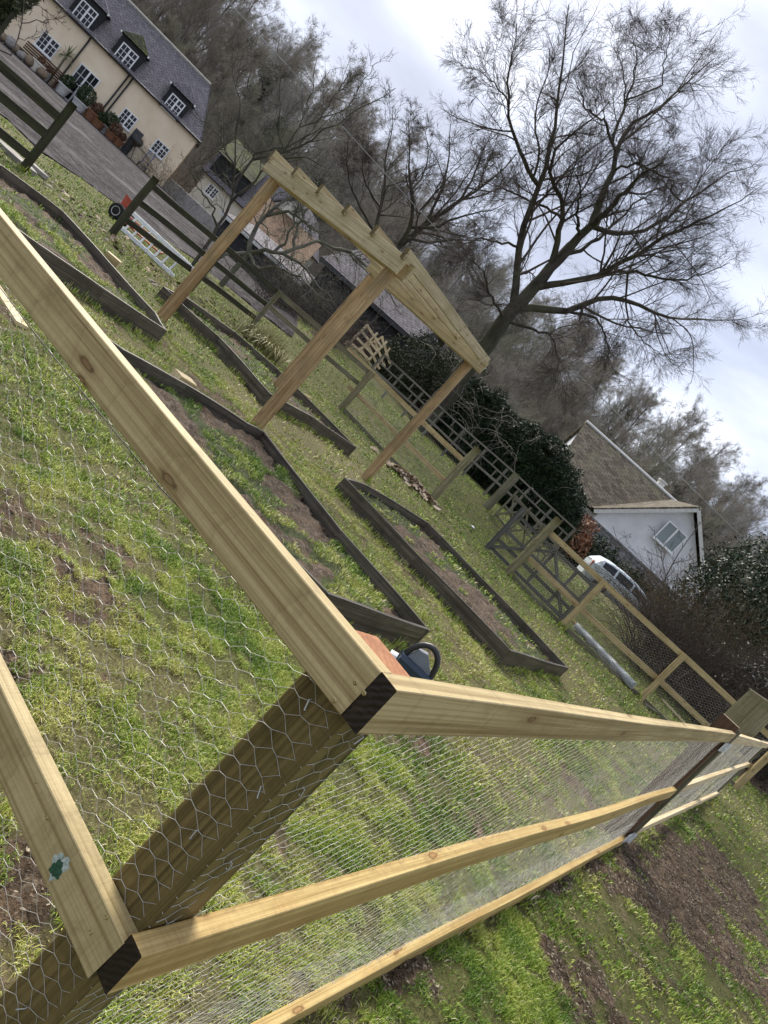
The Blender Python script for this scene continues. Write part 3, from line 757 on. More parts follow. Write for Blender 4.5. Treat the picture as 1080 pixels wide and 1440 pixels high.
def raised_bed(key, label, heights=.2, open_edges=(), pieces=()):
    pts = BEDS[key]; n = len(pts); cx = sum(p.x for p in pts)/n; cy = sum(p.y for p in pts)/n
    bed = thing('raised_bed', (cx, cy, tz(cx, cy)), label, 'raised bed', 'dark board raised beds around the pergola')
    for i in range(n):
        if i in open_edges: continue
        a, b = pts[i], pts[(i+1) % n]
        a = Vector((a.x, a.y, tz(a.x, a.y)+BH)); b = Vector((b.x, b.y, tz(b.x, b.y)+BH)); L = (b-a).length
        if L < .05: continue
        dirv = (b-a).normalized(); e = .012
        board('board', a-UP*(BH/2+.02)+dirv*e, b-UP*(BH/2+.02)+dirv*.02, .034, BH+.04, M_['bed'], bed, warp=.008, ch=.003)
    # soil sheet
    xs = np.array([p.x for p in pts]); ys = np.array([p.y for p in pts]); poly = BEDXY[key]
    st = .045; X, Y = np.meshgrid(np.arange(xs.min(), xs.max()+st, st), np.arange(ys.min(), ys.max()+st, st))
    dist = polydist(X, Y, poly)
    z = terrain(X, Y)+.065+.07*(fbm(X*1.3, Y*1.3, 91, 3)-.4)+.06*np.abs(fbm(X*6, Y*6, 92, 4)-.5)*2+.07*(fbm(X*13, Y*13, 93, 2)-.5)
    z = np.minimum(z, terrain(X, Y)+BH-.01)
    ok = dist < .0
    nrow, ncol = X.shape; ix = np.arange(nrow*ncol).reshape(nrow, ncol)
    q = np.stack([ix[:-1, :-1], ix[:-1, 1:], ix[1:, 1:], ix[1:, :-1]], -1); cen = ok[:-1, :-1] & ok[1:, 1:] & ok[:-1, 1:] & ok[1:, :-1]
    gn = sm((fbm(X*2.4, Y*2.4, 61, 3)-.42)/.13)
    me = np_mesh('soil', np.stack([X, Y, z], -1).reshape(-1, 3), [q[cen]], {'green': gn.ravel()})
    finish(me, 'soil', SOIL, bed, smooth=True)
    return bed
raised_bed('a', 'raised bed of dark boards, its point at the foot of the left pergola post')
raised_bed('b', 'nearest raised bed, muddy soil inside, half hidden behind the nearest pale rail')
raised_bed('c', 'raised bed along the fence behind the two middle pergola posts')
raised_bed('d', 'long raised bed running from the right pergola post towards the near fence')
def block(px, py, s, label, rz=.4):
    p = G(px, py); p.z = tz(p.x, p.y)+.06; r_ = Matrix.Rotation(rz, 3, 'Z') @ Matrix.Rotation(.15, 3, 'X')
    b = board('wood_offcut', p+r_@Vector((-s*.7, 0, s*.5)), p+r_@Vector((s*.7, 0, s*.5)), s, s, [M_['rail'], M_['fresh']], None, ch=.006)
    meta(b, label, 'offcut', 'offcuts of new timber in the beds')
block(241, 553, .15, 'pale timber offcut inside the nearest bed beside the pale rail', 1.0)
block(148, 378, .14, 'small pale timber offcut in the left bed below the ladder', .3)
block(424, 566, .10, 'little timber offcut in the bed behind the middle pergola posts', .7)

# ------------------------------------------------------------------ pergola
pm = G(352, 607); pL = G(225, 449); pR = G(512, 674); pB = G(383, 551)
perg = thing('pergola', ((pm.x+pB.x)/2, (pm.y+pB.y)/2, tz((pm.x+pB.x)/2, (pm.y+pB.y)/2)), 'new timber pergola with slatted top standing between the raised beds', 'pergola')
def ptop(b, px, py): return hz(px, py, b)
zm, zl_, zR = ptop(pm, 549, 384), ptop(pL, 381, 256), ptop(pR, 657, 512)
zl_ += .03; zB = (zl_+zR)-zm
print('pergola', pm, pL, pR, pB, zm, zl_, zR)
pB2 = Vector(((pL.x+pR.x-pm.x), (pL.y+pR.y-pm.y), 0)); print('4th', pB2)
ex = Vector((pL.x-pm.x, pL.y-pm.y, 0)); exn = ex.normalized(); ey = Vector((pR.x-pm.x, pR.y-pm.y, 0)); eyn = ey.normalized()
PW = .122
for b, zt in ((pm, zm), (pL, zl_), (pR, zR), (pB, zB-.02)):
    g = tz(b.x, b.y)
    board('post', Vector((b.x, b.y, g-.1)), Vector((b.x, b.y, zt+.01)), PW, PW, M_['pergola_post'], perg, up=eyn, warp=.008, ch=.012, seg=24)
no = -(eyn - exn*eyn.dot(exn)).normalized()     # outward of the front beam
BHh = .20
def P3(b, z): return Vector((b.x, b.y, z))
# beams: outer board of each end, doubled by an inner board
hb = lambda z: UP*(z+BHh/2+.015)
for off_, sgn in ((PW/2+.024, 1), (-PW/2-.024, 1)):
    board('beam', P3(pm, 0)+no*off_-exn*.16+hb(zm), P3(pL, 0)+no*off_+exn*.22+hb(zl_), .046, BHh, [M_['beam'], M_['beam']], perg, warp=.004)
n2o = -no
for off_ in (PW/2+.024, -PW/2-.024):
    board('beam', P3(pR, 0)+n2o*off_-exn*.20+hb(zR), P3(pB, 0)+n2o*off_+exn*.12+hb(zB), .046, BHh, [M_['beam'], M_['beam']], perg, warp=.004)
# joists run from the front beam to the back beam, notched over both
NJ = 6
for i in range(NJ):
    u = -.05+1.13*i/(NJ-1)
    A = P3(pm, 0)+ex*u+UP*(zm+(zl_-zm)*u)+no*(PW/2+.060+.02); 
    Bq = P3(pR, 0)+(P3(pB, 0)-P3(pR, 0))*u+UP*(zR+(zB-zR)*u)+n2o*.12
    lift = UP*(BHh+.015+.012)
    board('joist', A+lift, Bq+lift, .046, .125, [M_['beam'], M_['post_wet']], perg, warp=.004)

# ------------------------------------------------------------------ fences
def gz_(x, y): return tz(x, y)
def fpost(parent, base, top_px, w, mat, roundp=False, label=None, name='post', lean=0):
    h = hz(*top_px, base)-base.z
    p0 = Vector((base.x, base.y, base.z-.15)); p1 = Vector((base.x, base.y, base.z+h))
    board(name, p0, p1, w, w, mat, parent, up=(.3, .95, 0), ch=.01, round_=roundp, warp=.012, label=label, seg=10); return h
def fwire(parent, a, b, z0, z1, cell=.055, seed=1):
    dv = Vector((b.x-a.x, b.y-a.y, 0)); L = dv.length; dv.normalize(); nrm = Vector((-dv.y, dv.x, 0))
    o = Vector((a.x, a.y, gz_(a.x, a.y))); axv = dv+UP*((gz_(b.x, b.y)-gz_(a.x, a.y))/L)
    finish(chicken('wire_netting', o, axv, L, z0, z1, nrm, seed=seed, cell=cell, rw=.0007), 'wire_netting', M_['wire'], parent)
b1 = G(31, 239); b2 = G(156, 330); b3 = G(346, 467); b4 = G(478, 575); b5 = G(605, 704); b6 = G(713, 806); b7 = G(788, 881); b8 = G(900, 983)
# left of the opening
f1 = thing('rail_fence', b1, 'short dark mossy three rail fence at the far left, ending in a leaning round post', 'fence')
fpost(f1, b1, (99, 141), .125, M_['mossy'], True)
dl = Vector((-.62, -.60, 0)).normalized()
for h_, s in ((.92, .13), (.62, .13), (.22, .12)):
    board('rail', b1+UP*h_+dl*-.02, b1+UP*(h_-.02)+dl*3.2, .05, s, M_['mossy'], f1, warp=.01)
e_ = b1+dl*2.6; board('post', Vector((e_.x, e_.y, gz_(e_.x, e_.y)-.1)), Vector((e_.x, e_.y, gz_(e_.x, e_.y)+1.15)), .12, .12, M_['mossy'], f1, up=(.3, .95, 0), round_=True)
# middle dark run
f2 = thing('rail_fence', b2, 'old dark three rail fence beside the gravel, with the ladder leaning along its foot', 'fence')
fpost(f2, b2, (221, 251), .125, M_['mossy'], True)
fpost(f2, b3, (396, 411), .085, M_['old'])
bm = b2+(b3-b2)*.52; bm.z = gz_(bm.x, bm.y)
board('post', Vector((bm.x, bm.y, bm.z-.1)), Vector((bm.x, bm.y, bm.z+1.12)), .09, .09, M_['mossy'], f2, up=(.3, .95, 0))
for a, b in ((b2, bm), (bm, b3), (b3, b4)):
    m_ = 'mossy' if a is not b3 else 'old'
    dv = (b-a).normalized(); nn = Vector((-dv.y, dv.x, 0))*.075
    for h_ in (1.04, .70, .34):
        if a is b3 and h_ == .34: continue
        board('rail', a+nn+UP*h_, b+nn+UP*h_+dv*.1, .045, .10, M_[m_], f2, warp=.012)
# newer netted run
f3 = thing('netted_fence', b4, 'wire netted fence with a pale top board behind the right half of the pergola', 'fence')
fpost(f3, b4, (521, 520), .12, M_['weathered'])
fpost(f3, b5, (671, 629), .17, M_['weathered'], True, 'thick round gatepost')
dv = (b5-b4).normalized(); nn = Vector((-dv.y, dv.x, 0))*.08
bmid = b4+(b5-b4)*.5; bmid.z = gz_(bmid.x, bmid.y)
board('post', bmid+nn*.2-UP*.1, bmid+nn*.2+UP*1.06, .07, .07, M_['old'], f3, up=(.3, .95, 0))
board('rail', b4+nn+UP*1.08-dv*1.0, b5+nn+UP*1.06, .04, .11, M_['rail'], f3, warp=.01)
board('rail', b4+nn+UP*.50-dv*.3, b5+nn+UP*.50, .04, .10, M_['rail'], f3, warp=.01)
board('gravel_board', b4-nn*.3+UP*.05, b5-nn*.3+UP*.05, .035, .10, M_['old'], f3, warp=.02)
fwire(f3, b4, b5, .08, 1.05, seed=41)
# right run
f4 = thing('netted_fence', b6, 'wire netted fence of new rails on the right, running behind the roll of wire', 'fence')
fpost(f4, b6, (786, 729), .17, M_['weathered'], True, 'thick split round gatepost')
fpost(f4, b7, (846, 817), .115, M_['rail'])
fpost(f4, b8, (962, 920), .115, M_['rail'])
b9 = b8+(b8-b7).normalized()*2.5; b9 = b8+Vector((2.35, -.35, 0)); b9.z = gz_(b9.x, b9.y)
board('post', b9-UP*.1, b9+UP*1.18, .115, .115, M_['rail'], f4, up=(.3, .95, 0))
for a, b, hs in ((b6, b7, (1.19, .52)), (b7, b8, (1.19, .52)), (b8, b9, (1.19, .52))):
    dv = (b-a).normalized(); nn = Vector((-dv.y, dv.x, 0))*.078
    for h_ in hs: board('rail', a+nn+UP*h_-dv*.04, b+nn+UP*h_, .042, .115, M_['rail'], f4, warp=.008)
    fwire(f4, a+nn*.6, b+nn*.6, .06, 1.15, seed=int(a.x*10)+50)
    board('gravel_board', a-nn*.2+UP*.04, b-nn*.2+UP*.04, .03, .10, M_['old'], f4, warp=.02)

# open field gate standing in the gap
ga = G(683, 772); gb = G(797, 884); gb = Vector((b7.x+.05, b7.y+.55, 0)); gb.z = gz_(gb.x, gb.y); 
gate = thing('field_gate', ga, 'slate grey timber field gate with diagonal braces behind the thick split gatepost', 'gate')
gh_ = 1.06; dv = (gb-ga); dv.z = 0; GL = dv.length; dv.normalize(); ga0 = Vector((ga.x, ga.y, ga.z))
def gp_(s, h): return ga0+dv*s+UP*(h+(gb.z-ga.z)*s/GL)
board('hanging_stile', gp_(0, .02), gp_(0, gh_+.12), .10, .10, M_['gate'], gate, up=dv)
board('closing_stile', gp_(GL, .02), gp_(GL, gh_), .07, .08, M_['gate'], gate, up=dv)
for h_ in (.10, .33, .58, .98): board('bar', gp_(.03, h_), gp_(GL-.02, h_), .028, .075, M_['gate'], gate)
nv = Vector((dv.y, -dv.x, 0))*.03
board('brace', gp_(.05, .12)+nv, gp_(GL*.52, .96)+nv, .022, .07, M_['gate'], gate)
board('brace', gp_(GL-.05, .12)+nv, gp_(GL*.52, .96)+nv, .022, .07, M_['gate'], gate)
board('upright', gp_(GL*.52, .1)-nv, gp_(GL*.52, .98)-nv, .02, .07, M_['gate'], gate, up=dv)
board('upright', gp_(GL*.8, .1)-nv, gp_(GL*.8, .98)-nv, .02, .07, M_['gate'], gate, up=dv)

# rear paddock fence, seen over the first
f5 = thing('paddock_fence', Q(-60, 100, 22.5), 'long silver grey post and rail paddock fence in front of the dark yews', 'fence')
ra = Q(-150, 164, 22.6); rb = Q(215, 166, 21.0)
ra0, rb0 = ra, rb
for dh in (0, -.26, -.52): board('rail', ra+UP*(dh-.03), rb+UP*(dh-.03), .03, .05 if dh > -.5 else .07, M_['grey_wood'], f5, warp=.02, seg=30)
for i in range(10):
    p = ra+(rb-ra)*(i/9); g = gz_(p.x, p.y)
    board('post', Vector((p.x, p.y+.05, g-.1)), Vector((p.x, p.y+.05, p.z-.02)), .07, .06, M_['grey_wood'], f5, up=(0, 1, 0))
    if i < 9:
        p = ra+(rb-ra)*((i+.45+.1*random.random())/9); board('spacer', Vector((p.x, p.y+.02, p.z-.27)), Vector((p.x, p.y+.02, p.z-.02)), .04, .03, M_['grey_wood'], f5, up=(0, 1, 0))
        p = ra+(rb-ra)*((i+.75)/9); board('spacer', Vector((p.x, p.y+.02, p.z-.53)), Vector((p.x, p.y+.02, p.z-.29)), .04, .03, M_['grey_wood'], f5, up=(0, 1, 0))
# second thick post and the cross braced hurdle near it
hb_ = Q(102, 112, 20.0); hb_.z = gz_(hb_.x, hb_.y)
gp2 = thing('gatepost', hb_, 'old thick gatepost farther back in front of the silver grey paddock fence', 'post')
board('shaft', hb_-UP*.1, Vector((hb_.x, hb_.y, hz(729, 668, hb_))), .2, .18, M_['old'], gp2, up=(.3, .95, 0), ch=.02)
ha = Q(118, 118, 19.6); hd = Q(210, 120, 18.6); ha.z = gz_(ha.x, ha.y); hd.z = gz_(hd.x, hd.y)
hur = thing('wooden_hurdle', ha, 'old wooden hurdle of crossed braces next to the far gatepost', 'hurdle')
hz1 = .82
for h_ in (.12, .45, hz1): board('rail', ha+UP*h_, hd+UP*h_, .03, .06, M_['old'], hur)
for i in range(4):
    p = ha+(hd-ha)*(i/3); board('upright', p, p+UP*(hz1+.12), .05, .05, M_['old'], hur, up=(0, 1, 0))
    if i < 3:
        q = ha+(hd-ha)*((i+1)/3)
        board('brace', p+UP*.12+Vector((0, -.03, 0)), q+UP*hz1+Vector((0, -.03, 0)), .02, .05, M_['old'], hur)
        board('brace', p+UP*hz1+Vector((0, .03, 0)), q+UP*.12+Vector((0, .03, 0)), .02, .05, M_['old'], hur)

# ------------------------------------------------------------------ small things on the grass
# ladder on its edge against the fence
la = G(168, 322); lb = G(239, 388); ld = (lb-la); ld.z = 0; LLn = ld.length; ld.normalize(); lnv = Vector((-ld.y, ld.x, 0))
lad = thing('ladder', la, 'short aluminium ladder lying on its long edge along the foot of the dark fence', 'ladder')
lw = hz(184, 302, la)-la.z; lw = max(.26, min(.45, lw)); tilt = lnv*.10
lz0 = UP*.04
mb = MB(); mb.bar(la+lz0, la+ld*LLn+lz0, .04, .075, ch=.004); mb.build('rail', M_['alu'], lad)
mb = MB(); mb.bar(la+lz0+UP*lw+tilt-ld*.05, la+ld*(LLn+.12)+lz0+UP*lw+tilt, .04, .075, ch=.004); mb.build('rail', M_['alu'], lad)
mb = MB(); mb.bar(la+lz0+UP*.0+lnv*.035+ld*LLn*.45, la+ld*(LLn+.05)+lz0+lnv*.035, .028, .05); mb.build('rail', M_['alu'], lad)
mb = MB(); mb.bar(la+lz0+UP*lw+tilt+lnv*.035+ld*LLn*.45, la+ld*(LLn+.2)+lz0+UP*lw+tilt+lnv*.035, .028, .05); mb.build('rail', M_['alu'], lad)
for i in range(7):
    s = LLn*(i+.4)/6.9; mb = MB(); mb.bar(la+ld*s+lz0, la+ld*s+lz0+UP*lw+tilt, .028, .03, up=ld); mb.build('rung', M_['alu'], lad)
# sack truck lying behind it
wa = G(146, 299); wa = wa+lnv*.30
hand = thing('sack_truck', wa, 'red sack truck with a fat black tyre lying behind the ladder', 'sack truck')
def wheel(c_, axis, r_, wd, parent, rimmat):
    x, y, z = basis(axis); rot = Matrix((y, z, x)).transposed()
    mb = MB(); mb.lathe(c_, [(r_*.55, -wd/2), (r_*.9, -wd/2), (r_, -wd/4), (r_, wd/4), (r_*.9, wd/2), (r_*.55, wd/2)], 20, 0, rot); w_ = mb.build('wheel', M_['rubber'], parent, smooth=False)
    mb = MB(); mb.lathe(c_, [(r_*.1, -wd*.6), (r_*.2, -wd*.55), (r_*.5, -wd*.52), (r_*.56, -wd*.52), (r_*.56, wd*.52), (r_*.2, wd*.4)], 16, 0, rot); mb.build('rim', rimmat, parent)
wheel(wa+UP*.16, -lnv, .16, .09, hand, M_['galv']); wheel(wa+UP*.16+lnv*.42, -lnv, .16, .09, hand, M_['galv'])
mb = MB()
for dz, dn in ((.10, .06), (.24, .10), (.17, .34)):
    mb.tube([wa+UP*dz+lnv*dn-ld*.05, wa+UP*(dz+.03)+lnv*dn+ld*1.15], .016, 8)
for i in range(5): mb.tube([wa+ld*(.2+.22*i)+UP*.11+lnv*.06, wa+ld*(.2+.22*i)+UP*.20+lnv*.36], .012, 6)
mb.build('frame', M_['red'], hand)
mb = MB(); mb.bar(wa+UP*.20+lnv*.2-ld*.04, wa+UP*.50+lnv*.24-ld*.10, .34, .012, up=ld); mb.build('toe_plate', M_['red'], hand)
# roll of netting
ra_ = G(806, 884); rb_ = G(884, 971); rv = (rb_-ra_); rv.z = 0; rl = rv.length; rv.normalize(); rn = Vector((-rv.y, rv.x, 0))
roll = thing('wire_roll', ra_, 'silver roll of chicken wire lying on the grass beside the right hand fence', 'wire roll')
nlp = []
mb = MB()
for k in range(22):
    w0 = 2*math.pi*k/22; pts = []
    for j in range(60):
        s = j/59; w = w0+s*30*(1 if k % 2 else -1); r_ = .075+.006*math.sin(9*s*6.28+k)
        pts.append(ra_+rv*rl*s+rn*math.cos(w)*r_+UP*(.085+math.sin(w)*r_))
    mb.tube(pts, .0035, 3, cap=False)
mb.build('netting', M_['galv'], roll)
mb = MB(); mb.tube([ra_+rv*.02+UP*.085, ra_+rv*(rl-.02)+UP*.085], .058, 12); mb.build('core', plain('tight grey wire windings', (.30, .32, .34), .55, .5, .4, .5, 60, .5), roll)
# planks beside it
def plank(pa, pb, w, h, mat, label):
    A, B_ = G(*pa), G(*pb); A.z = tz(A.x, A.y)+h/2+.015; B_.z = tz(B_.x, B_.y)+h/2+.015
    meta(board('plank', A, B_, w, h, M_[mat], None, warp=.006), label, 'plank', 'loose planks on the grass by the right hand fence')
M_['orange_plank'] = wood('wet orange plank', (.22, .11, .04), (.42, .25, .11), knots=.6, grain=20)
plank((802, 872), (862, 940), .10, .035, 'orange_plank', 'wet orange plank lying between the wire roll and the right hand fence')
plank((868, 950), (905, 985), .08, .04, 'rail', 'pale plank lying at the foot of the farthest right fence post')
plank((930, 985), (962, 1020), .08, .04, 'fresh', 'pale yellow plank lying on dark soil just above the nearest right hand rail')
plank((905, 992), (945, 1020), .07, .04, 'old', 'dull brown plank lying behind the nearest right hand rail')
# white scrap on the grass
wp = G(663, 743); mb = MB(); rr_ = random.Random(3)
ring = [(math.cos(i*.7)*.075*(.6+.7*rr_.random()), math.sin(i*.7)*.06*(.6+.7*rr_.random()), rr_.random()*.05) for i in range(9)]
mb.add([wp+Vector((0, 0, .075))]+[wp+Vector(p)+UP*.012 for p in ring]+[wp+UP*.005], [[0, 1+i, 1+(i+1) % 9] for i in range(9)]+[[10, 1+(i+1) % 9, 1+i] for i in range(9)])
meta(mb.build('paper_scrap', M_['whiteplastic']), 'crumpled white scrap on the grass in front of the grey field gate', 'litter')
# flat stones by the left post
def slab(px, py, sx, sy, h, rz, label):
    p = G(px, py); mb = MB(); o = []
    for i in range(7):
        w = i*2*math.pi/7+rz; k_ = .8+.35*rr_.random(); o.append(p+Vector((math.cos(w)*sx*k_, math.sin(w)*sy*k_, 0)))
    mb.prism(o, (0, 0, h)); meta(mb.build('flat_stone', M_['stone']), label, 'stone', 'flat stones at the left fence post')
slab(18, 222, .42, .26, .07, .3, 'pale flat stone left of the leaning mossy post')
slab(48, 238, .22, .14, .06, 1.1, 'small pale flat stone right of the leaning mossy post')
# wood chip heap at the netted fence
cp_ = G(575, 680); g = np.random.default_rng(4); n = 300
x = cp_.x+g.normal(0, .34, n); y = cp_.y+g.normal(0, .22, n); z = terrain(x, y)+.03+.12*np.exp(-((x-cp_.x)**2/.3+(y-cp_.y)**2/.12))
s = .04+.05*g.random(n); a = g.random(n)*6.28; p = np.stack([x, y, z], -1)
u_ = np.stack([np.cos(a)*s, np.sin(a)*s, (g.random(n)-.5)*.06], -1); w_ = np.stack([-np.sin(a)*s*.5, np.cos(a)*s*.5, (g.random(n)-.5)*.06], -1)
V_ = np.stack([p-u_-w_, p+u_-w_, p+u_+w_, p-u_+w_], 1).reshape(-1, 3)
meta(finish(np_mesh('wood_chips', V_, [np.arange(4*n).reshape(n, 4)], {'var': np.repeat(g.random(n), 4)}), 'wood_chips', leafmat('bark chips', (.20, .14, .09), (.46, .36, .25), .8, .2, (.55, .46, .36)), label='scattered heap of pale bark chips at the netted fence'), kind='stuff')
# tussock
tp_ = G(368, 492); n = 900; x = tp_.x+g.normal(0, .22, n); y = tp_.y+g.normal(0, .2, n)
V_, q, tr = blades(x, y, terrain(x, y), .38+.25*g.random(n), .012+.006*g.random(n), 77, lean=1.0, droop=.8)
meta(finish(np_mesh('grass_tussock', V_, [q, tr], {'var': np.repeat(g.random(n), 5)}), 'grass_tussock', leafmat('straw tussock', (.16, .17, .05), (.46, .40, .2), .6, .3)), 'pale straw coloured grass tussock at the foot of the old dark fence', 'grass tussock')
# ------------------------------------------------------------------ the cream house
M_['render'] = plain('cream render', (.85, .68, .46), .85, 0, .2, .10, 1.0, .1, colr2=(.87, .74, .55))
t = NT('grey slate'); c = t.coords((1, 1, 1), rnd=False, kind='Object')
def tiles(name, c1, c2, moss, w=.25, h=.16, moss_amt=.4, bump=.6):
    t = NT(name); tc = t.t.nodes.new('ShaderNodeTexCoord'); c = tc.outputs['Object']
    br = t.n('ShaderNodeTexBrick'); br.offset = .5; t.L(c, br.inputs['Vector'])
    for k, v in (('Scale', 1), ('Mortar Size', .012), ('Brick Width', w), ('Row Height', h), ('Bias', 0)): br.inputs[k].default_value = v
    br.inputs['Color1'].default_value = (*c1, 1); br.inputs['Color2'].default_value = (*c2, 1); br.inputs['Mortar'].default_value = (*[q*.25 for q in c1], 1)
    n1 = t.noise(c, .9, 5, .65); n2 = t.noise(c, 7, 4, .7)
    col = t.mix(t.ramp(n1, [(.45, 0), (.7, moss_amt)]), br.outputs['Color'], moss)
    col = t.mix(t.ramp(n2, [(.56, 0), (.68, .5)]), col, tuple(min(1, q*1.8) for q in c2))
    t.bump(t.math('ADD', br.outputs['Fac'], t.math('MULTIPLY', n2, -.6)), bump, .02)
    return t.fin(col, .85, .1)
M_['slate'] = tiles('grey purple slate', (.135, .12, .13), (.20, .185, .195), (.17, .16, .15))
M_['mossroof'] = tiles('mossy slate', (.07, .07, .045), (.12, .12, .07), (.13, .145, .035), moss_amt=.9)
M_['clay'] = tiles('weathered clay tiles', (.075, .06, .045), (.185, .155, .115), (.16, .155, .09), .34, .22, .5)
M_['orangetile'] = tiles('pale orange roof tiles', (.15, .095, .06), (.24, .155, .10), (.24, .21, .12), .24, .16, .4)
M_['blackboard'] = wood('black weatherboard', (.010, .010, .011), (.028, .028, .030), knots=0, grain=10, rough=.6, tint=.1)
M_['glass'] = plain('dark window glass', (.010, .012, .015), .12, 0, .35, .3, .5)
M_['paleglass'] = plain('pale reflecting glass', (.20, .24, .23), .1, 0, .6, .2, .5)
M_['wwall'] = plain('white rendered wall', (.70, .70, .71), .85, 0, .2, .16, .9, .2)
M_['cream2'] = plain('pale cream wall', (.66, .62, .52), .85, 0, .2, .1, 1.5)
M_['flint'] = plain('grey flint wall', (.16, .155, .15), .85, 0, .3, .6, 7, .6, colr2=(.34, .33, .32))

def obj_axes(o, x, z):  # matrix with X along a wall and Y up the wall
    x = Vector(x).normalized(); z = Vector(z).normalized(); y = z; n_ = x.cross(y)
    return Matrix.Translation(o) @ Matrix((x, y, n_)).transposed().to_4x4()

def roof_panel(name, corners, thick, mat, parent, label=None):
    """corners: eave-left, eave-right, ridge-right, ridge-left"""
    a, b, c_, d_ = [Vector(p) for p in corners]
    x = (b-a).normalized(); n_ = x.cross(d_-a).normalized(); y = n_.cross(x)
    M = Matrix.Translation(a) @ Matrix((x, y, n_)).transposed().to_4x4(); iv = M.inverted()
    l = [iv @ p for p in (a, b, c_, d_)]; mb = MB(); mb.prism(l, (0, 0, thick)); return mb.build(name, mat, parent, M, label)

def casement(parent, o, x, up, out, w, h, cols=2, rows=3, leaves=2, glass='glass', depth=.05, sill=True, frame=None, bar=.028, small_top=False):
    """window: white frame with glazing bars, a dark pane, and a sill; o is the lower left corner"""
    M = Matrix((x, out, up)).transposed(); fr = MB(); fw = .07
    def bx(s0, s1, h0, h1, d0, d1, mb): mb.box(o+x*(s0+s1)/2+up*(h0+h1)/2+out*(d0+d1)/2, (s1-s0, d1-d0, h1-h0), M)
    bx(0, w, 0, fw, 0, depth, fr); bx(0, w, h-fw, h, 0, depth, fr); bx(0, fw, fw, h-fw, 0, depth, fr); bx(w-fw, w, fw, h-fw, 0, depth, fr)
    lw = (w-fw*2)/leaves
    for l in range(leaves):
        s0 = fw+lw*l
        if l: bx(s0-.05, s0+.05, fw, h-fw, .001, depth-.003, fr)
        stt = .04; a0, a1 = s0+(0 if l == 0 else .05), s0+lw-(.05 if l < leaves-1 else 0)
        for i in range(1, cols): m_ = a0+(a1-a0)*i/cols; bx(m_-bar/2, m_+bar/2, fw, h-fw, .002, depth-.012, fr)
        for j in range(1, rows):
            q = fw+(h-2*fw)*j/rows; bw = bar*2.6 if (small_top and l == leaves-1 and j == rows-1) else bar
            bx(a0, a1, q-bw/2, q+bw/2, .003, depth-.010, fr)
    win = fr.build('window', M_[frame or 'white'], parent)
    g = MB(); bx(fw*.5, w-fw*.5, fw*.5, h-fw*.5, .001, .014, g); g.build('pane', M_[glass], win)
    if sill: s_ = MB(); bx(-.06, w+.06, -.06, -.001, 0, depth+.06, s_); s_.build('sill', M_[frame or 'white'], win)
    return win

HZ = 63.8; HA = Q(-541, 122, 48.0); hx = Vector((math.sin(R(HZ)), math.cos(R(HZ)), 0)); hn = Vector((math.sin(R(HZ+90)), math.cos(R(HZ+90)), 0))
def hs(px, py, back=0):
    p = V(px, py, HA-hn*back, HZ); return (p-HA).dot(hx), p.z
def hp(s, z, out=0): return Vector((HA.x, HA.y, 0))+hx*s+hn*out+UP*z
house = thing('cottage', (HA.x, HA.y, tz(HA.x, HA.y)), 'long cream rendered cottage with a grey slate roof and black dormers above the gravel yard', 'house')
zEv = .5*(hs(127, 48)[1]+hs(283, 200)[1]); zb = HA.z-1.0
SL = -22.0; HD = 6.4
sR_, zR_ = hs(294, 122, HD/2); print('house eave', zEv, 'base', HA.z, 'ridge', sR_, zR_, [hs(*q) for q in ((63, 42), (86, 65), (48, 62), (71, 87), (115, 88), (141, 115), (177, 150), (195, 168), (162, 167), (223, 193), (239, 212), (209, 208))])
zRd = max(zR_, zEv+2.3)
mb = MB(); mb.prism([hp(SL, zb), hp(0, zb), hp(0, zEv), hp(SL, zEv)], -hn*HD)
mb.prism([hp(sR_-.1, zEv), hp(sR_-.1, zEv, -HD), hp(sR_-.1, zRd-.08, -HD/2)], hx*(SL-sR_))
mb.build('wall', M_['render'], house)
ov = .22
r1 = roof_panel('roof', (hp(SL, zEv-.08, ov), hp(.12, zEv-.08, ov), hp(sR_, zRd, -HD/2), hp(SL, zRd, -HD/2)), .10, M_['slate'], house)
r2 = roof_panel('roof', (hp(.12, zEv-.08, -HD-ov), hp(SL, zEv-.08, -HD-ov), hp(SL, zRd, -HD/2), hp(sR_, zRd, -HD/2)), .10, M_['slate'], house)
roof_panel('roof', (hp(.14, zEv-.08, ov), hp(.14, zEv-.08, -HD-ov), hp(sR_, zRd, -HD/2), hp(sR_-.001, zRd, -HD/2+.01)), .10, M_['slate'], house)
mb = MB(); mb.tube([hp(SL, zRd+.12, -HD/2), hp(sR_, zRd+.12, -HD/2)], .13, 8); mb.build('ridge_tiles', M_['stone'], house)
mb = MB(); mb.tube([hp(SL, zEv-.06, ov+.05), hp(.15, zEv-.06, ov+.05)], .065, 8); mb.build('gutter', M_['black'], house)
for px in ((132, 49), (186, 101), (191, 106)):
    s, _ = hs(*px); mb = MB(); mb.tube([hp(s, zEv-.1, ov), hp(s, zEv-.45, .08), hp(s, zb, .08)], .055, 8); mb.build('drainpipe', M_['black'], house)
def win(tl, tr, bl, **kw):
    s0, z1 = hs(*tl); s1, _ = hs(*tr); _, z0 = hs(*bl)
    z1 = .5*(z1+hs(*tr)[1]); casement(house, hp(s0, z0, .0), hx, UP, hn, s1-s0, z1-z0, **kw); return s0, s1, z0, z1
win((63, 42), (86, 65), (48, 62), small_top=True)
win((177, 150), (195, 168), (162, 167), small_top=True)
win((223, 193), (239, 212), (209, 208), small_top=True)
s0, z1 = hs(115, 88); s1, _ = hs(141, 115)
casement(house, hp(s0, HA.z+.12, 0), hx, UP, hn, s1-s0, z1-HA.z-.12, cols=2, rows=4, leaves=2)
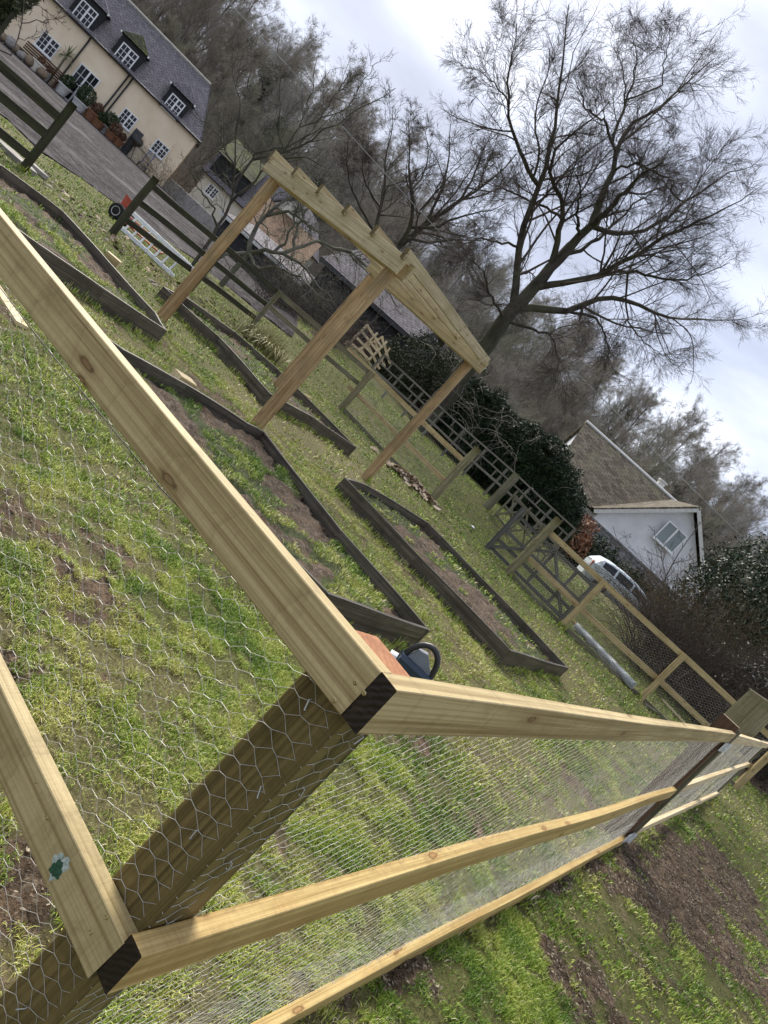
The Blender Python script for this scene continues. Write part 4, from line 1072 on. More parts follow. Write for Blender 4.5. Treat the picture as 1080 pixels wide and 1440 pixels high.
# dormers
def dormer(tl, tr, bl, moss):
    s0, z1 = hs(*tl); s1, zr = hs(*tr); _, z0 = hs(*bl); z1 = .5*(z1+zr)-.12; z0 -= .16; m = .26; a, b = s0-m, s1+m
    dep = 2.6; ztop = z1+.38
    mb = MB(); mb.box(hp((a+b)/2, (zEv-.14+ztop)/2, .10-dep/2), (b-a, dep, ztop-zEv+.14), Matrix((hx, hn, UP)).transposed())
    n_ = 7
    dm = mb.build('dormer', M_['blackboard'], house)
    casement(house, hp(s0, z0, .105), hx, UP, hn, s1-s0, z1-z0, small_top=True)
    pk = ztop+.62; mid = (a+b)/2; e = .14
    roofm = M_['mossroof'] if moss else M_['slate']
    for sg, aa in ((1, a-e), (-1, b+e)):
        co = (hp(aa, ztop-.06, -dep-.6), hp(aa, ztop-.06, .24), hp(mid, pk, -.35), hp(mid, pk, -dep-.6))
        if sg < 0: co = (co[1], co[0], co[3], co[2])
        roof_panel('dormer_roof', co, .06, roofm, house)
    roof_panel('dormer_roof', (hp(a-e, ztop-.06, .24), hp(b+e, ztop-.06, .24), hp(mid, pk, -.35), hp(mid-.001, pk, -.35)), .06, roofm, house)
    mb = MB()
    for aa in (a-e, b+e): mb.box(hp(aa, ztop-.04, .27), (.10, .05, .12), Matrix((hx, hn, UP)).transposed())
    mb.build('gutter_end', M_['white'], house)
dormer((119, -4), (141, 19), (102, 16), False); dormer((176, 57), (198, 78), (161, 77), True); dormer((245, 128), (263, 147), (230, 147), False)
# things along the wall
def at_wall(px, out, dz=0):
    s, _ = hs(*px); p = hp(s, 0, out); p.z = tz(p.x, p.y)+.03+dz; return p
def leafball(parent, c_, rad, n, mat, name='foliage', squash=1.0, leaf=.05, seed=0, noise=.35):
    g = np.random.default_rng(seed); d_ = g.normal(size=(n, 3)); d_ /= np.linalg.norm(d_, axis=1)[:, None]
    rr = rad*(.55+.45*g.random(n)**.5)*(1+noise*(fbm(d_[:, 0]*2+seed, d_[:, 1]*2+d_[:, 2]*1.7, seed, 3)-.5)*2)
    p = d_*rr[:, None]; p[:, 2] *= squash; p += np.array(c_)
    return leaves_at(parent, p, leaf, mat, name, seed)
def leaves_at(parent, p, leaf, mat, name, seed=0, long=1.0, up=0.0):
    g = np.random.default_rng(seed+1); n = len(p)
    a = g.normal(size=(n, 3)); a[:, 2] += up; a /= np.linalg.norm(a, axis=1)[:, None]; b = g.normal(size=(n, 3)); b -= a*(a*b).sum(1)[:, None]; b /= np.linalg.norm(b, axis=1)[:, None]
    s = (leaf*(.6+.8*g.random(n)))[:, None]; u_ = a*s*long; w_ = b*s*.45
    V_ = np.stack([p-u_, p+w_, p+u_, p-w_], 1).reshape(-1, 3)
    return finish(np_mesh(name, V_, [np.arange(4*n).reshape(n, 4)], {'var': np.repeat(g.random(n), 4)}), name, mat, parent)
BOX = leafmat('clipped box leaves', (.018, .035, .012), (.06, .095, .03)); REDL = leafmat('russet leaves', (.10, .05, .03), (.24, .13, .08))
def pot(px, out, r_, h_, mat, label, ball=None, bm=None, grp='plant pots along the cottage wall', ballz=1.0):
    p = at_wall(px, out); th = thing('plant_pot', p, label, 'plant pot', grp)
    mb = MB(); mb.lathe(p, [(r_*.68, 0), (r_*.72, .02), (r_*.95, h_*.85), (r_*1.06, h_*.86), (r_*1.06, h_), (r_*.9, h_), (r_*.86, h_*.9)], 18); mb.build('pot', mat, th)
    if ball: leafball(th, p+UP*(h_+ball*.8*ballz), ball, int(900*ball/.4), bm or BOX, leaf=.06, seed=int(px[0]), squash=ballz)
pot((86, 133), .7, .42, .6, M_['palestone'], 'pale pot with a clipped dark bush left of the french doors', .38)
pot((108, 157), .9, .48, .55, M_['palestone'], 'pale pot with a big clipped ball bush in front of the french doors', .55)
pot((124, 172), .8, .45, .6, M_['terracotta'], 'tall terracotta pot in front of the french doors', .35, REDL)
pot((134, 182), .9, .40, .45, M_['terracotta'], 'wide terracotta pot below the drainpipe', .3, BOX)
pot((146, 187), .6, .35, .5, M_['stone'], 'grey pot with a dark ball bush right of the drainpipe', .5)
pot((152, 199), .9, .38, .42, M_['terracotta'], 'terracotta pot with russet leaves under the middle small window', .38, REDL)
pot((162, 207), .8, .33, .45, M_['terracotta'], 'terracotta pot nearest the black barbecue', .25, REDL)
pot((64, 112), .9, .35, .5, M_['stone'], 'rounded stone pot beside the bench', .22, REDL)
pot((53, 102), 1.1, .4, .6, M_['cream2'], 'buff urn in front of the bench', .2, REDL)
# bench / table at far left
p = at_wall((62, 92), .9); bn = thing('bench', p, 'dark wooden garden bench against the cottage wall under the left ground floor window', 'bench')
rotH = Matrix((hx, hn, UP)).transposed()
mb = MB(); mb.box(p+UP*.48, (2.4, .5, .06), rotH); mb.build('seat', M_['post_red'], bn)
mb = MB()
for i in range(4): mb.box(p+UP*(.62+.13*i)-hn*.25, (2.4, .04, .09), rotH)
mb.build('backrest', M_['post_red'], bn)
for i in (-1, 1):
    for j in (-1, 1): mb = MB(); mb.box(p+hx*1.1*i+hn*.2*j+UP*.23, (.08, .08, .46), rotH); mb.build('leg', M_['post_red'], bn)
p = at_wall((38, 82), 1.2); bs = thing('boulder_heap', p, 'heap of rounded brown stones and pots at the left end of the bench', 'stones')
rr_ = random.Random(9); TAN = plain('tan stone', (.24, .18, .12), .85, 0, .2, .4, 5, .3)
for i in range(7):
    q = p+hx*(i*.42-1.3)+hn*rr_.uniform(-.3, .3); k_ = rr_.uniform(.25, .42); mb = MB()
    mb.lathe(q, [(k_*.5, 0), (k_*.95, k_*.35), (k_, k_*.8), (k_*.75, k_*1.3), (k_*.3, k_*1.55)], 9); mb.build('stone', M_['stone'] if i % 2 else TAN, bs, smooth=True)
# palm-like plant on the wall
p = at_wall((86, 92), .45); pa = thing('cabbage_palm', p, 'spiky palm in front of the cream wall right of the left ground floor window', 'palm')
mb = MB(); mb.tube([p, p+UP*1.0+hx*.05, p+UP*1.9+hx*.0], [.09, .07, .06], 8); mb.build('trunk', M_['old'], pa)
mb = MB()
for i in range(46):
    w = rr_.uniform(0, 6.28); el = rr_.uniform(-.5, 1.3); d_ = Vector((math.cos(w)*math.cos(el), math.sin(w)*math.cos(el), math.sin(el))); L_ = rr_.uniform(.6, 1.0)
    c0 = p+UP*1.9; sd = d_.cross(UP).normalized()*.035; tip = c0+d_*L_-UP*.25*(1-math.sin(el)); md = c0+d_*L_*.55
    mb.add([c0-sd*.6, c0+sd*.6, md+sd, md-sd, tip], [[0, 1, 2, 3], [3, 2, 4]])
mb.build('fronds', plain('palm frond', (.15, .17, .07), .6), pa)
# barbecue with a grey cover board behind, blue sack truck
p = at_wall((181, 214), .75); bb = thing('barbecue', p, 'black barbecue standing by the cream wall left of the right hand window', 'barbecue')
mb = MB(); mb.lathe(p+UP*.75, [(.12, 0), (.34, .1), (.42, .28), (.42, .32), (.36, .5), (.15, .62)], 18); mb.build('kettle', M_['black'], bb)
for i in range(3): w = i*2.09; mb = MB(); mb.tube([p+UP*.8+Vector((math.cos(w)*.15, math.sin(w)*.15, 0)), p+Vector((math.cos(w)*.4, math.sin(w)*.4, 0))], .022, 6); mb.build('leg', M_['black'], bb)
mb = MB(); mb.box(p+hx*.62+UP*.85, (.5, .4, .04), rotH); mb.build('shelf', M_['black'], bb)
sA, zA = hs(192, 180); sB, zB_ = hs(203, 190); _, zC = hs(178, 197)
p = hp((sA+sB)/2, zC-.3, .25); pn = thing('cover_panel', (p.x, p.y, tz(p.x, p.y)), 'flat dark grey panel propped on the wall behind the barbecue', 'panel')
mb = MB(); mb.box(hp((sA+sB)/2, (zA+zC)/2, .2), (sB-sA, .08, zA-zC), rotH, ch=.02); mb.build('panel', plain('charcoal board', (.055, .055, .06), .6), pn)
mb = MB(); mb.box(hp((sA+sB)/2, (tz(p.x, p.y)+zC)/2, .2), (sB-sA-.1, .3, zC-tz(p.x, p.y)), rotH); mb.build('base', M_['black'], pn)
p = at_wall((205, 228), .5); bt = thing('sack_truck', p, 'upright blue sack truck leaning on the cream wall below the right hand window', 'sack truck')
mb = MB()
for i in (-1, 1): mb.tube([p+hx*.2*i+UP*.15, p+hx*.2*i+UP*1.15-hn*.25, p+hx*.1*i+UP*1.25-hn*.3], .025, 6)
for j in range(4): mb.tube([p-hx*.2+UP*(.2+.28*j)-hn*.06*j, p+hx*.2+UP*(.2+.28*j)-hn*.06*j], .02, 6)
mb.bar(p-hx*.22+UP*.06+hn*.1, p+hx*.22+UP*.06+hn*.1, .25, .02); mb.build('frame', M_['bluepaint'], bt)
for i in (-1, 1): wheel(p+hx*.27*i+UP*.14, hx, .14, .08, bt, M_['galv'])
# low stone bank at the house corner
# ------------------------------------------------------------------ white annexe with a mossy dormer
AN = Q(-505, 150, 51.0); ax_ = Vector((math.sin(R(72)), math.cos(R(72)), 0)); an = Vector((ax_.y, -ax_.x, 0)); rotA = Matrix((ax_, an, UP)).transposed()
def apx(X, Y): 
    p = Q(X, Y, 51.0); n_ = an; o = Vector((0, 0, CH)); d_ = p-o; k_ = (AN-o).dot(n_)/d_.dot(n_); q = o+d_*k_; return (q-AN).dot(ax_), q.z
def ap(s, z, out=0): return Vector((AN.x, AN.y, 0))+ax_*s+an*out+UP*z
annex = thing('annexe', (AN.x, AN.y, tz(AN.x, AN.y)), 'small white outbuilding with a dark upper storey behind the branches right of the cottage', 'outbuilding')
sE, _ = apx(-392, 150); zw = apx(-480, 181)[1]; zu = apx(-480, 214)[1]; zr_ = apx(-480, 246)[1]
mb = MB(); mb.box(ap(sE/2, (zw+.3)/2, -2.5), (sE, 5, zw-.3), rotA); mb.build('wall', M_['cream2'], annex)
roof_panel('roof', (ap(-.3, zw-.05, .35), ap(sE+.3, zw-.05, .35), ap(sE+.3, zr_, -2.6), ap(-.3, zr_, -2.6)), .1, M_['slate'], annex)
roof_panel('roof', (ap(sE+.3, zw-.05, -5.5), ap(-.3, zw-.05, -5.5), ap(-.3, zr_, -2.6), ap(sE+.3, zr_, -2.6)), .1, M_['slate'], annex)
s2, _ = apx(-448, 200)
mb = MB(); mb.box(ap(s2*.5, (zw+zu)/2, -1.0), (s2, 2.2, zu-zw), rotA); mb.build('dormer', M_['blackboard'], annex)
roof_panel('dormer_roof', (ap(-.2, zu, .3), ap(s2+.2, zu, .3), ap(s2+.2, zr_+.15, -2.4), ap(-.2, zr_+.15, -2.4)), .08, M_['mossroof'], annex)
sa, za = apx(-493, 176); sb_, zb_ = apx(-474, 160)
casement(annex, ap(sa, zb_, 0), ax_, UP, an, sb_-sa, za-zb_, cols=2, rows=3)
# low brick retaining wall between cottage and annexe
rwA, rwB = Q(-536, 118, 46.5), Q(-425, 118, 41)
lowwall = MB(); lowwall.bar(Vector((rwA.x, rwA.y, tz(rwA.x, rwA.y)+.35)), Vector((rwB.x, rwB.y, tz(rwB.x, rwB.y)+.35)), .3, 1.0, ch=.03)
meta(lowwall.build('garden_wall', M_['stone']), 'low stone garden wall between the cream cottage and the white outbuilding', 'wall')

# tile roofed cottage behind the black barn
TB = Q(-378, 130, 46); tb_ = thing('tiled_cottage', (TB.x, TB.y, tz(TB.x, TB.y)), 'pale gabled cottage with an orange tiled lean-to behind the black barn', 'house')
def tp(X, Y, dp): return Q(X, Y, dp)
mb = MB(); a_, b_, c_ = tp(-418, 120, 46), tp(-345, 120, 46), tp(-382, 245, 46)
mb.prism([a_, b_, tp(-345, 205, 46), c_, tp(-418, 205, 46)], (0, 5, .0)); mb.build('wall', M_['cream2'], tb_)
yy = Vector((0, 5.2, 0)); yo = Vector((0, -.25, 0))
roof_panel('roof', (tp(-424, 200, 46)+yy, tp(-424, 200, 46)+yo, c_+yo+UP*.06, c_+yy+UP*.06), .1, M_['slate'], tb_)
roof_panel('roof', (tp(-339, 200, 46)+yo, tp(-339, 200, 46)+yy, c_+yy+UP*.06, c_+yo+UP*.06), .1, M_['slate'], tb_)
roof_panel('lean_to_roof', (tp(-420, 168, 42.5), tp(-318, 168, 42.5), tp(-318, 214, 45.8), tp(-420, 214, 45.8)), .1, M_['orangetile'], tb_)
mb = MB(); mb.prism([tp(-416, 112, 42.8), tp(-322, 112, 42.8), tp(-322, 167, 42.8), tp(-416, 167, 42.8)], (0, 2.6, 0)); mb.build('lean_to_wall', M_['wwall'], tb_)
# black barns
def barn(X0, X1, Yb, Ye, Yr, D0, D1, label, depth=4.6, roofm='slate'):
    o = Q(X0, Yb, D0); e = Q(X1, Yb, D1); x = Vector((e.x-o.x, e.y-o.y, 0)); L_ = x.length; x.normalize(); n_ = Vector((x.y, -x.x, 0))
    ze = Q(X0, Ye, D0).z; zr = Q(X0, Yr, D0+depth/2).z; g = tz(o.x, o.y)-.2
    th = thing('barn', (o.x, o.y, tz(o.x, o.y)), label, 'barn', None)
    def q(s, z, ou=0): return Vector((o.x, o.y, 0))+x*s+n_*ou+UP*z
    mb = MB(); mb.prism([q(0, g), q(L_, g), q(L_, ze), q(0, ze)], -n_*depth); 
    mb.prism([q(0, ze), q(0, ze, -depth), q(0, zr-.06, -depth/2)], x*L_)
    h_ = g
    while h_ < ze-.1:
        mb.prism([q(0, h_, .0), q(0, h_, .03), q(0, h_+.17, .008), q(0, h_+.17, .0)], x*L_); h_ += .18
    mb.build('wall', M_['blackboard'], th)
    roof_panel('roof', (q(-.25, ze-.08, .3), q(L_+.25, ze-.08, .3), q(L_+.25, zr, -depth/2), q(-.25, zr, -depth/2)), .09, M_[roofm], th)
    roof_panel('roof', (q(L_+.25, ze-.08, -depth-.3), q(-.25, ze-.08, -depth-.3), q(-.25, zr, -depth/2), q(L_+.25, zr, -depth/2)), .09, M_[roofm], th)
    mb = MB(); mb.bar(q(-.25, ze-.12, .33), q(L_+.25, ze-.12, .33), .04, .16); mb.build('fascia', M_['palestone'] if X0 < -400 else M_['black'], th)
barn(-440, -300, 112, 158, 172, 37, 35, 'low black weatherboarded barn with a white eaves board behind the fruit tree branches')
barn(-292, -136, 118, 204, 250, 33, 32, 'tall black barn with a bluish slate roof behind the pergola and the yews')
# stack of pale pallets on the bank
A = P(487, 512, 26.0); zz = tz(A.x, A.y); pal = thing('pallet_stack', (A.x, A.y, zz), 'bright new wooden pallets leaning together on the brown bank behind the pergola', 'pallets')
cz = P(486, 490, 26.0); w_ = 1.0
for k in range(2):
    o = Vector((A.x-.45+.30*k, A.y+.5*k, zz+.10*k)); up_ = Vector((.35*k, .35-.1*k, 1)).normalized(); xr = Vector((1, .15*(k-1), -.3*k)).normalized()
    for i in range(4): mb = MB(); mb.bar(o+up_*(.08+.29*i), o+up_*(.08+.21*i)+xr*1.0, .03, .085, up=up_); mb.build('slat', M_['fresh'], pal)
    for i in range(2+(k == 0)): mb = MB(); mb.bar(o+xr*(.04+.46*i*(1 if k == 0 else 2))+Vector((0, .05, 0)), o+xr*(.04+.46*i)+up_*1.0+Vector((0, .05, 0)), .07, .07, up=xr); mb.build('bearer', M_['fresh'], pal)

# ------------------------------------------------------------------ white gabled cottage on the right
CD = 41.5
def cq(X, Y, d=CD): return Q(X, Y, d)
wc = thing('gabled_cottage', cq(300, 130), 'white gabled cottage with a mossy brown tiled roof behind the car', 'house')
ca = R(90); gL, gA, gR = cq(217, 205), cq(321, 302), cq(424, 205)
base = tz(gL.x, gL.y)-.3; yb = Vector((0.0, 6.0, 0))
mb = MB(); mb.prism([Vector((gL.x+.25, gL.y, base)), Vector((gR.x-.25, gR.y, base)), Vector((gR.x-.25, gR.y, gR.z-.05)), gA-UP*.3, Vector((gL.x+.25, gL.y, gL.z-.05))], yb)
mb.build('wall', M_['wwall'], wc)
yo = Vector((0, -.42, 0))
roof_panel('roof', (gL+yb-UP*.05+Vector((-.1, 0, -.1)), gL+yo-UP*.05+Vector((-.1, 0, -.1)), gA+yo, gA+yb), .14, M_['clay'], wc)
roof_panel('roof', (gR+yo+Vector((.1, 0, -.15)), gR+yb+Vector((.1, 0, -.15)), gA+yb, gA+yo), .14, M_['clay'], wc)
mb = MB(); mb.bar(gL+yo+Vector((-.1, -.02, -.2)), gA+yo+Vector((0, -.02, -.1)), .04, .2); mb.bar(gR+yo+Vector((.1, -.02, -.2)), gA+yo+Vector((0, -.02, -.1)), .04, .2); mb.build('bargeboard', M_['palestone'], wc)
# main range to the left
mA, mB_ = cq(139, 283, CD+5), cq(300, 285, CD+5); eA, eB = cq(132, 200, CD+.8), cq(262, 200, CD+.8)
dxm = Vector((mA.x-.3, 0, 0))
rA = Vector((mA.x-.5, mA.y, mA.z)); rB = Vector((mB_.x+1.2, mB_.y, mB_.z))
lA = Vector((rA.x, eA.y, eA.z)); lB = Vector((rB.x, eB.y, eB.z))
roof_panel('roof', (lA+Vector((-.2, -.3, -.1)), lB+Vector((0, -.3, -.1)), rB, rA+Vector((-.2, 0, 0))), .14, M_['clay'], wc)
bk = Vector((0, 2*(rA.y-lA.y)+.3, 0))
roof_panel('roof', (lB+bk+Vector((0, 0, -.1)), lA+bk+Vector((-.2, 0, -.1)), rA+Vector((-.2, 0, 0)), rB), .14, M_['clay'], wc)
mb = MB(); mb.prism([Vector((lA.x, lA.y, base)), Vector((lA.x, lA.y, lA.z)), Vector((rA.x, rA.y, rA.z-.1)), Vector((lA.x, lA.y+bk.y, lA.z)), Vector((lA.x, lA.y+bk.y, base))], Vector((lB.x-lA.x-.2, 0, 0))); mb.build('wall', M_['wwall'], wc)
mb = MB(); mb.tube([rA+Vector((-.2, 0, .14)), rB+UP*.14], .12, 8); mb.build('ridge_tiles', M_['palestone'], wc)
mb = MB(); ch_ = mA+(mB_-mA)*.78; mb.box(ch_+Vector((0, .9, .35)), (.45, .45, .5)); mb.box(ch_+Vector((0, .9, .66)), (.55, .55, .1)); mb.build('chimney', M_['palestone'], wc)
wl = [V(q[0], q[1], gL, 90) for q in ((942, 737), (962, 753), (921, 754), (945, 775))]
wt, wb = max(p.z for p in wl), min(p.z for p in wl); wx0, wx1 = .5*(wl[0].x+wl[2].x)-.1, .5*(wl[1].x+wl[3].x)+.15
wh = 1.25; wcz = (wt+wb)/2
casement(wc, Vector((wx0, gL.y, wcz-wh/2)), Vector((1, 0, 0)), UP, Vector((0, -1, 0)), wx1-wx0, wh, cols=1, rows=1, leaves=2, glass='paleglass')
# flint garden wall under the gable and dark hedge in front of it
fw_ = MB(); a, b = cq(150, 150, CD-3.5), cq(420, 150, CD-3.5); a.z = tz(a.x, a.y)-.1; b.z = tz(b.x, b.y)-.1
ht = cq(250, 190, CD-3.5).z-a.z
fw_.box((a+b)/2+UP*ht/2, (b.x-a.x, .35, ht)); fw_.box((a+b)/2+UP*(ht+.05), (b.x-a.x, .45, .1))
meta(fw_.build('flint_wall', M_['flint']), 'grey flint garden wall below the white gable', 'wall')

# ------------------------------------------------------------------ car
CRD = 31.0; c0 = Q(256, 100, CRD); c1 = Q(408, 100, CRD); gcar = tz((c0.x+c1.x)/2, CRD)-.18
car = thing('parked_car', ((c0.x+c1.x)/2, c0.y, gcar), 'silver white estate car parked side on below the white gable', 'car')
CL = c1.x-c0.x; silver = plain('silver white car paint', (.62, .68, .71), .35, .0, .5, .04, 2); 
zs = lambda Y: Q(300, Y, CRD).z-gcar
zroof = zs(166); kz = zroof/1.50
# stations: x fraction, belt height, roof height, half width at belt, half width at roof, sill
print('car', zroof, kz, gcar)
ST = [(0, .80, .98, .62, .50), (.02, .92, 1.12, .78, .58), (.07, .98, 1.34, .84, .60), (.16, 1.0, 1.45, .86, .60), (.30, .99, 1.50, .87, .61), (.44, .98, 1.49, .87, .61), (.56, .97, 1.40, .87, .60), (.66, .96, 1.18, .87, .62), (.73, .95, 1.00, .86, .66), (.84, .88, .91, .84, .68), (.94, .76, .80, .78, .62), (1.0, .60, .66, .60, .5)]
mb = MB(); vs = []
for f_, bz, rz, hw, rw in ST:
    x = c0.x+CL*f_; y = c0.y
    for sx, z in ((-hw*.9, .24), (-hw*1.0, .5), (-hw, bz), (-rw-.03, rz-.06), (-rw*.6, rz), (rw*.6, rz), (rw+.03, rz-.06), (hw, bz), (hw, .5), (hw*.9, .24)):
        vs.append(Vector((x, y+sx, gcar+z*kz)))
n = 10; k = len(ST)
fs = [[i*n+j, i*n+(j+1) % n, (i+1)*n+(j+1) % n, (i+1)*n+j] for i in range(k-1) for j in range(n)]+[list(range(n)), [(k-1)*n+j for j in range(n)]]
mb.add(vs, fs); mb.build('body', silver, car)
def glasspane(fa, fb, name='side_window'):
    for sg in (-1, 1):
        def at_(f_, tt):
            for i in range(k-1):
                if ST[i][0] <= f_ <= ST[i+1][0]:
                    u = (f_-ST[i][0])/(ST[i+1][0]-ST[i][0]); bz, rz, hw, rw = [ST[i][q]*(1-u)+ST[i+1][q]*u for q in (1, 2, 3, 4)]
                    y = hw+(rw+.03-hw)*tt+.012; z = bz+(rz-.06-bz)*tt; return Vector((c0.x+CL*f_, c0.y+sg*y, gcar+z*kz))
        m_ = 6; o1 = [at_(fa+(fb-fa)*i/m_, .10) for i in range(m_+1)]; o2 = [at_(fa+(fb-fa)*i/m_, .86) for i in range(m_+1)]
        mb = MB(); mb.add(o1+o2, [[i, i+1, m_+2+i, m_+1+i] for i in range(m_)]); mb.build(name, M_['glass'], car)
glasspane(.09, .22); glasspane(.24, .41); glasspane(.43, .61)
mb = MB(); y_ = c0.y
mb.add([Vector((c0.x+CL*.585, y_-.55, gcar+1.37*kz)), Vector((c0.x+CL*.585, y_+.55, gcar+1.37*kz)), Vector((c0.x+CL*.725, y_+.68, gcar+1.03*kz)), Vector((c0.x+CL*.725, y_-.68, gcar+1.03*kz))], [[0, 1, 2, 3]]); mb.build('windscreen', M_['glass'], car)
for f_ in (.19, .81):
    for sg in (-1, 1): wheel(Vector((c0.x+CL*f_, c0.y+sg*.80, gcar+.31)), Vector((0, sg, 0)), .32, .2, car, M_['galv'])
for sg in (-1, 1):
    mb = MB(); mb.box(Vector((c0.x+CL*.62, c0.y+sg*.98, gcar+1.03*kz)), (.12, .2, .14), ch=.03); mb.build('wing_mirror', M_['black'], car)
    mb = MB(); mb.box(Vector((c0.x+CL*.955, c0.y+sg*.60, gcar+.68*kz)), (.16, .24, .12), ch=.03); mb.build('headlight', M_['paleglass'], car)
mb = MB()
for f_ in (.225, .42, .615): mb.box(Vector((c0.x+CL*f_, c0.y-.875, gcar+.66*kz)), (.014, .012, .58*kz))
mb.build('door_gap', M_['black'], car)
for f_ in (.26, .45): mb = MB(); mb.box(Vector((c0.x+CL*f_, c0.y-.885, gcar+.86*kz)), (.16, .03, .03), ch=.008); mb.build('door_handle', M_['black'], car)
mb = MB(); mb.tube([Vector((c0.x+CL*.14, c0.y-.52, gcar+1.47*kz)), Vector((c0.x+CL*.30, c0.y-.55, gcar+1.535*kz)), Vector((c0.x+CL*.52, c0.y-.55, gcar+1.47*kz))], .018, 6); mb.build('roof_rail', M_['black'], car)
mb = MB(); mb.box(Vector((c0.x+CL*.012, c0.y-.60, gcar+.86*kz)), (.10, .2, .22), ch=.03); mb.build('tail_light', M_['red'], car)
mb = MB(); mb.box(Vector((c0.x+CL*.47, c0.y-.885, gcar+.62*kz)), (CL*.55, .02, .07)); mb.build('side_trim', M_['black'], car)
# ------------------------------------------------------------------ branching
def norm(a): return a/np.maximum(np.linalg.norm(a, axis=-1, keepdims=True), 1e-9)
def resample(pts, n, rng, jit=0.0):
    p = np.array(pts, float); s = np.concatenate([[0], np.cumsum(np.linalg.norm(np.diff(p, axis=0), axis=1))]); u = np.linspace(0, s[-1], n)
    q = np.stack([np.interp(u, s, p[:, k]) for k in range(3)], -1)
    for _ in range(2): q[1:-1] = .25*q[:-2]+.5*q[1:-1]+.25*q[2:]
    q[1:-1] += rng.normal(size=(n-2, 3))*jit; return q
def spawn(Pp, Rr, k, n, rng, tmin=.2, ang=(30, 65), ratio=.45, rr=.55, wig=.16, trop=(0, 0, .0), tw=.35, taper=.75, minr=.002, lmin=0.0, lmax=99, rmax=99, tpow=1.0):
    N, m = Rr.shape; L = np.linalg.norm(np.diff(Pp, axis=1), axis=2).sum(1)
    par = np.repeat(np.arange(N), k); t = tmin+(1-tmin)*rng.random(N*k)**tpow
    u = t*(m-1); i = np.minimum(u.astype(int), m-2); f = (u-i)[:, None]
    o = Pp[par, i]*(1-f)+Pp[par, i+1]*f; r0 = Rr[par, i]*(1-f[:, 0])+Rr[par, i+1]*f[:, 0]
    tg = norm(Pp[par, i+1]-Pp[par, i]); rv = norm(rng.normal(size=(N*k, 3))); pv = norm(rv-tg*(rv*tg).sum(-1, keepdims=True))
    a = np.radians(ang[0]+(ang[1]-ang[0])*rng.random(N*k))[:, None]
    d = norm(tg*np.cos(a)+pv*np.sin(a)); ln = np.clip(L[par]*ratio*(1.15-.75*t)*(.55+.8*rng.random(N*k)), lmin, lmax)
    r = np.minimum(np.maximum(r0*rr*(.7+.5*rng.random(N*k)), minr), rmax)
    pts = [o]; st = ln/(n-1); tr = np.array(trop)
    for j in range(n-1):
        d = norm(d+rng.normal(size=d.shape)*wig+tr*(1 if tr.ndim == 1 else 1)); pts.append(pts[-1]+d*st[:, None])
    P2 = np.stack(pts, 1); R2 = r[:, None]*(1-taper*np.linspace(0, 1, n))[None]
    return P2, np.maximum(R2, minr*.6)
def tubes(batches, name, ns=3):
    Vs, Fs, off = [], [], 0
    for Pp, Rr, s in batches:
        N, m, _ = Pp.shape
        tg = norm(np.concatenate([Pp[:, 1:2]-Pp[:, :1], Pp[:, 2:]-Pp[:, :-2], Pp[:, -1:]-Pp[:, -2:-1]], 1))
        ref = np.where(np.abs(tg[:, :1, 2:3]) < .8, np.array([[[0, 0, 1.]]]), np.array([[[1., 0, 0]]]))
        ref = np.broadcast_to(ref, tg.shape)
        a = norm(np.cross(tg, ref)); b = np.cross(tg, a)
        w = 2*np.pi*np.arange(s)/s
        ring = Pp[:, :, None]+(a[:, :, None]*np.cos(w)[None, None, :, None]+b[:, :, None]*np.sin(w)[None, None, :, None])*Rr[:, :, None, None]
        Vs.append(ring.reshape(-1, 3)); ix = (np.arange(N*m*s)+off).reshape(N, m, s); nx = np.roll(ix, -1, 2)
        Fs.append(np.stack([ix[:, :-1], nx[:, :-1], nx[:, 1:], ix[:, 1:]], -1).reshape(-1, 4)); off += N*m*s
    return np_mesh(name, np.concatenate(Vs), [np.concatenate(Fs)])
def bark(name, c1, c2, moss=None, amt=.5, scale=5):
    t = NT(name); c = t.coords((1, 1, .35)); n1 = t.noise(c, scale, 6, .65); n2 = t.noise(c, scale*7, 3, .6)
    col = t.mix(t.ramp(n1, [(.35, 0), (.65, 1)]), c1, c2)
    if moss: col = t.mix(t.ramp(t.noise(c, 1.6, 4, .6), [(.42, 0), (.65, amt)]), col, moss)
    t.bump(t.math('ADD', n1, n2), .6, .03); return t.fin(col, .85, .15)
BARK = bark('dark grey bark', (.030, .026, .020), (.085, .075, .058), (.085, .090, .045), .55)
TWIG = bark('brown grey twigs', (.060, .048, .040), (.12, .10, .08))
BARK2 = bark('pale lichen bark', (.065, .06, .048), (.165, .155, .125), (.10, .11, .055), .5)
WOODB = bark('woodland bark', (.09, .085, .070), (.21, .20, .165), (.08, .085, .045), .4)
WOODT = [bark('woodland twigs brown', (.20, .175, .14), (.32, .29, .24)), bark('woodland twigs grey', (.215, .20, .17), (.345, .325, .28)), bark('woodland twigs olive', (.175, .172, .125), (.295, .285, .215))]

def z3(pts): return [(600+x/2.25, y/2.25) for x, y in pts]
def limb(pts, D, dd, r0, r1, n, rng, jit=.03):
    m = len(pts); q = resample([P(x, y, D+dd*(i/(m-1))) for i, (x, y) in enumerate(pts)], n, rng, jit)
    return q, np.linspace(r0**.8, r1**.8, n)**(1/.8)

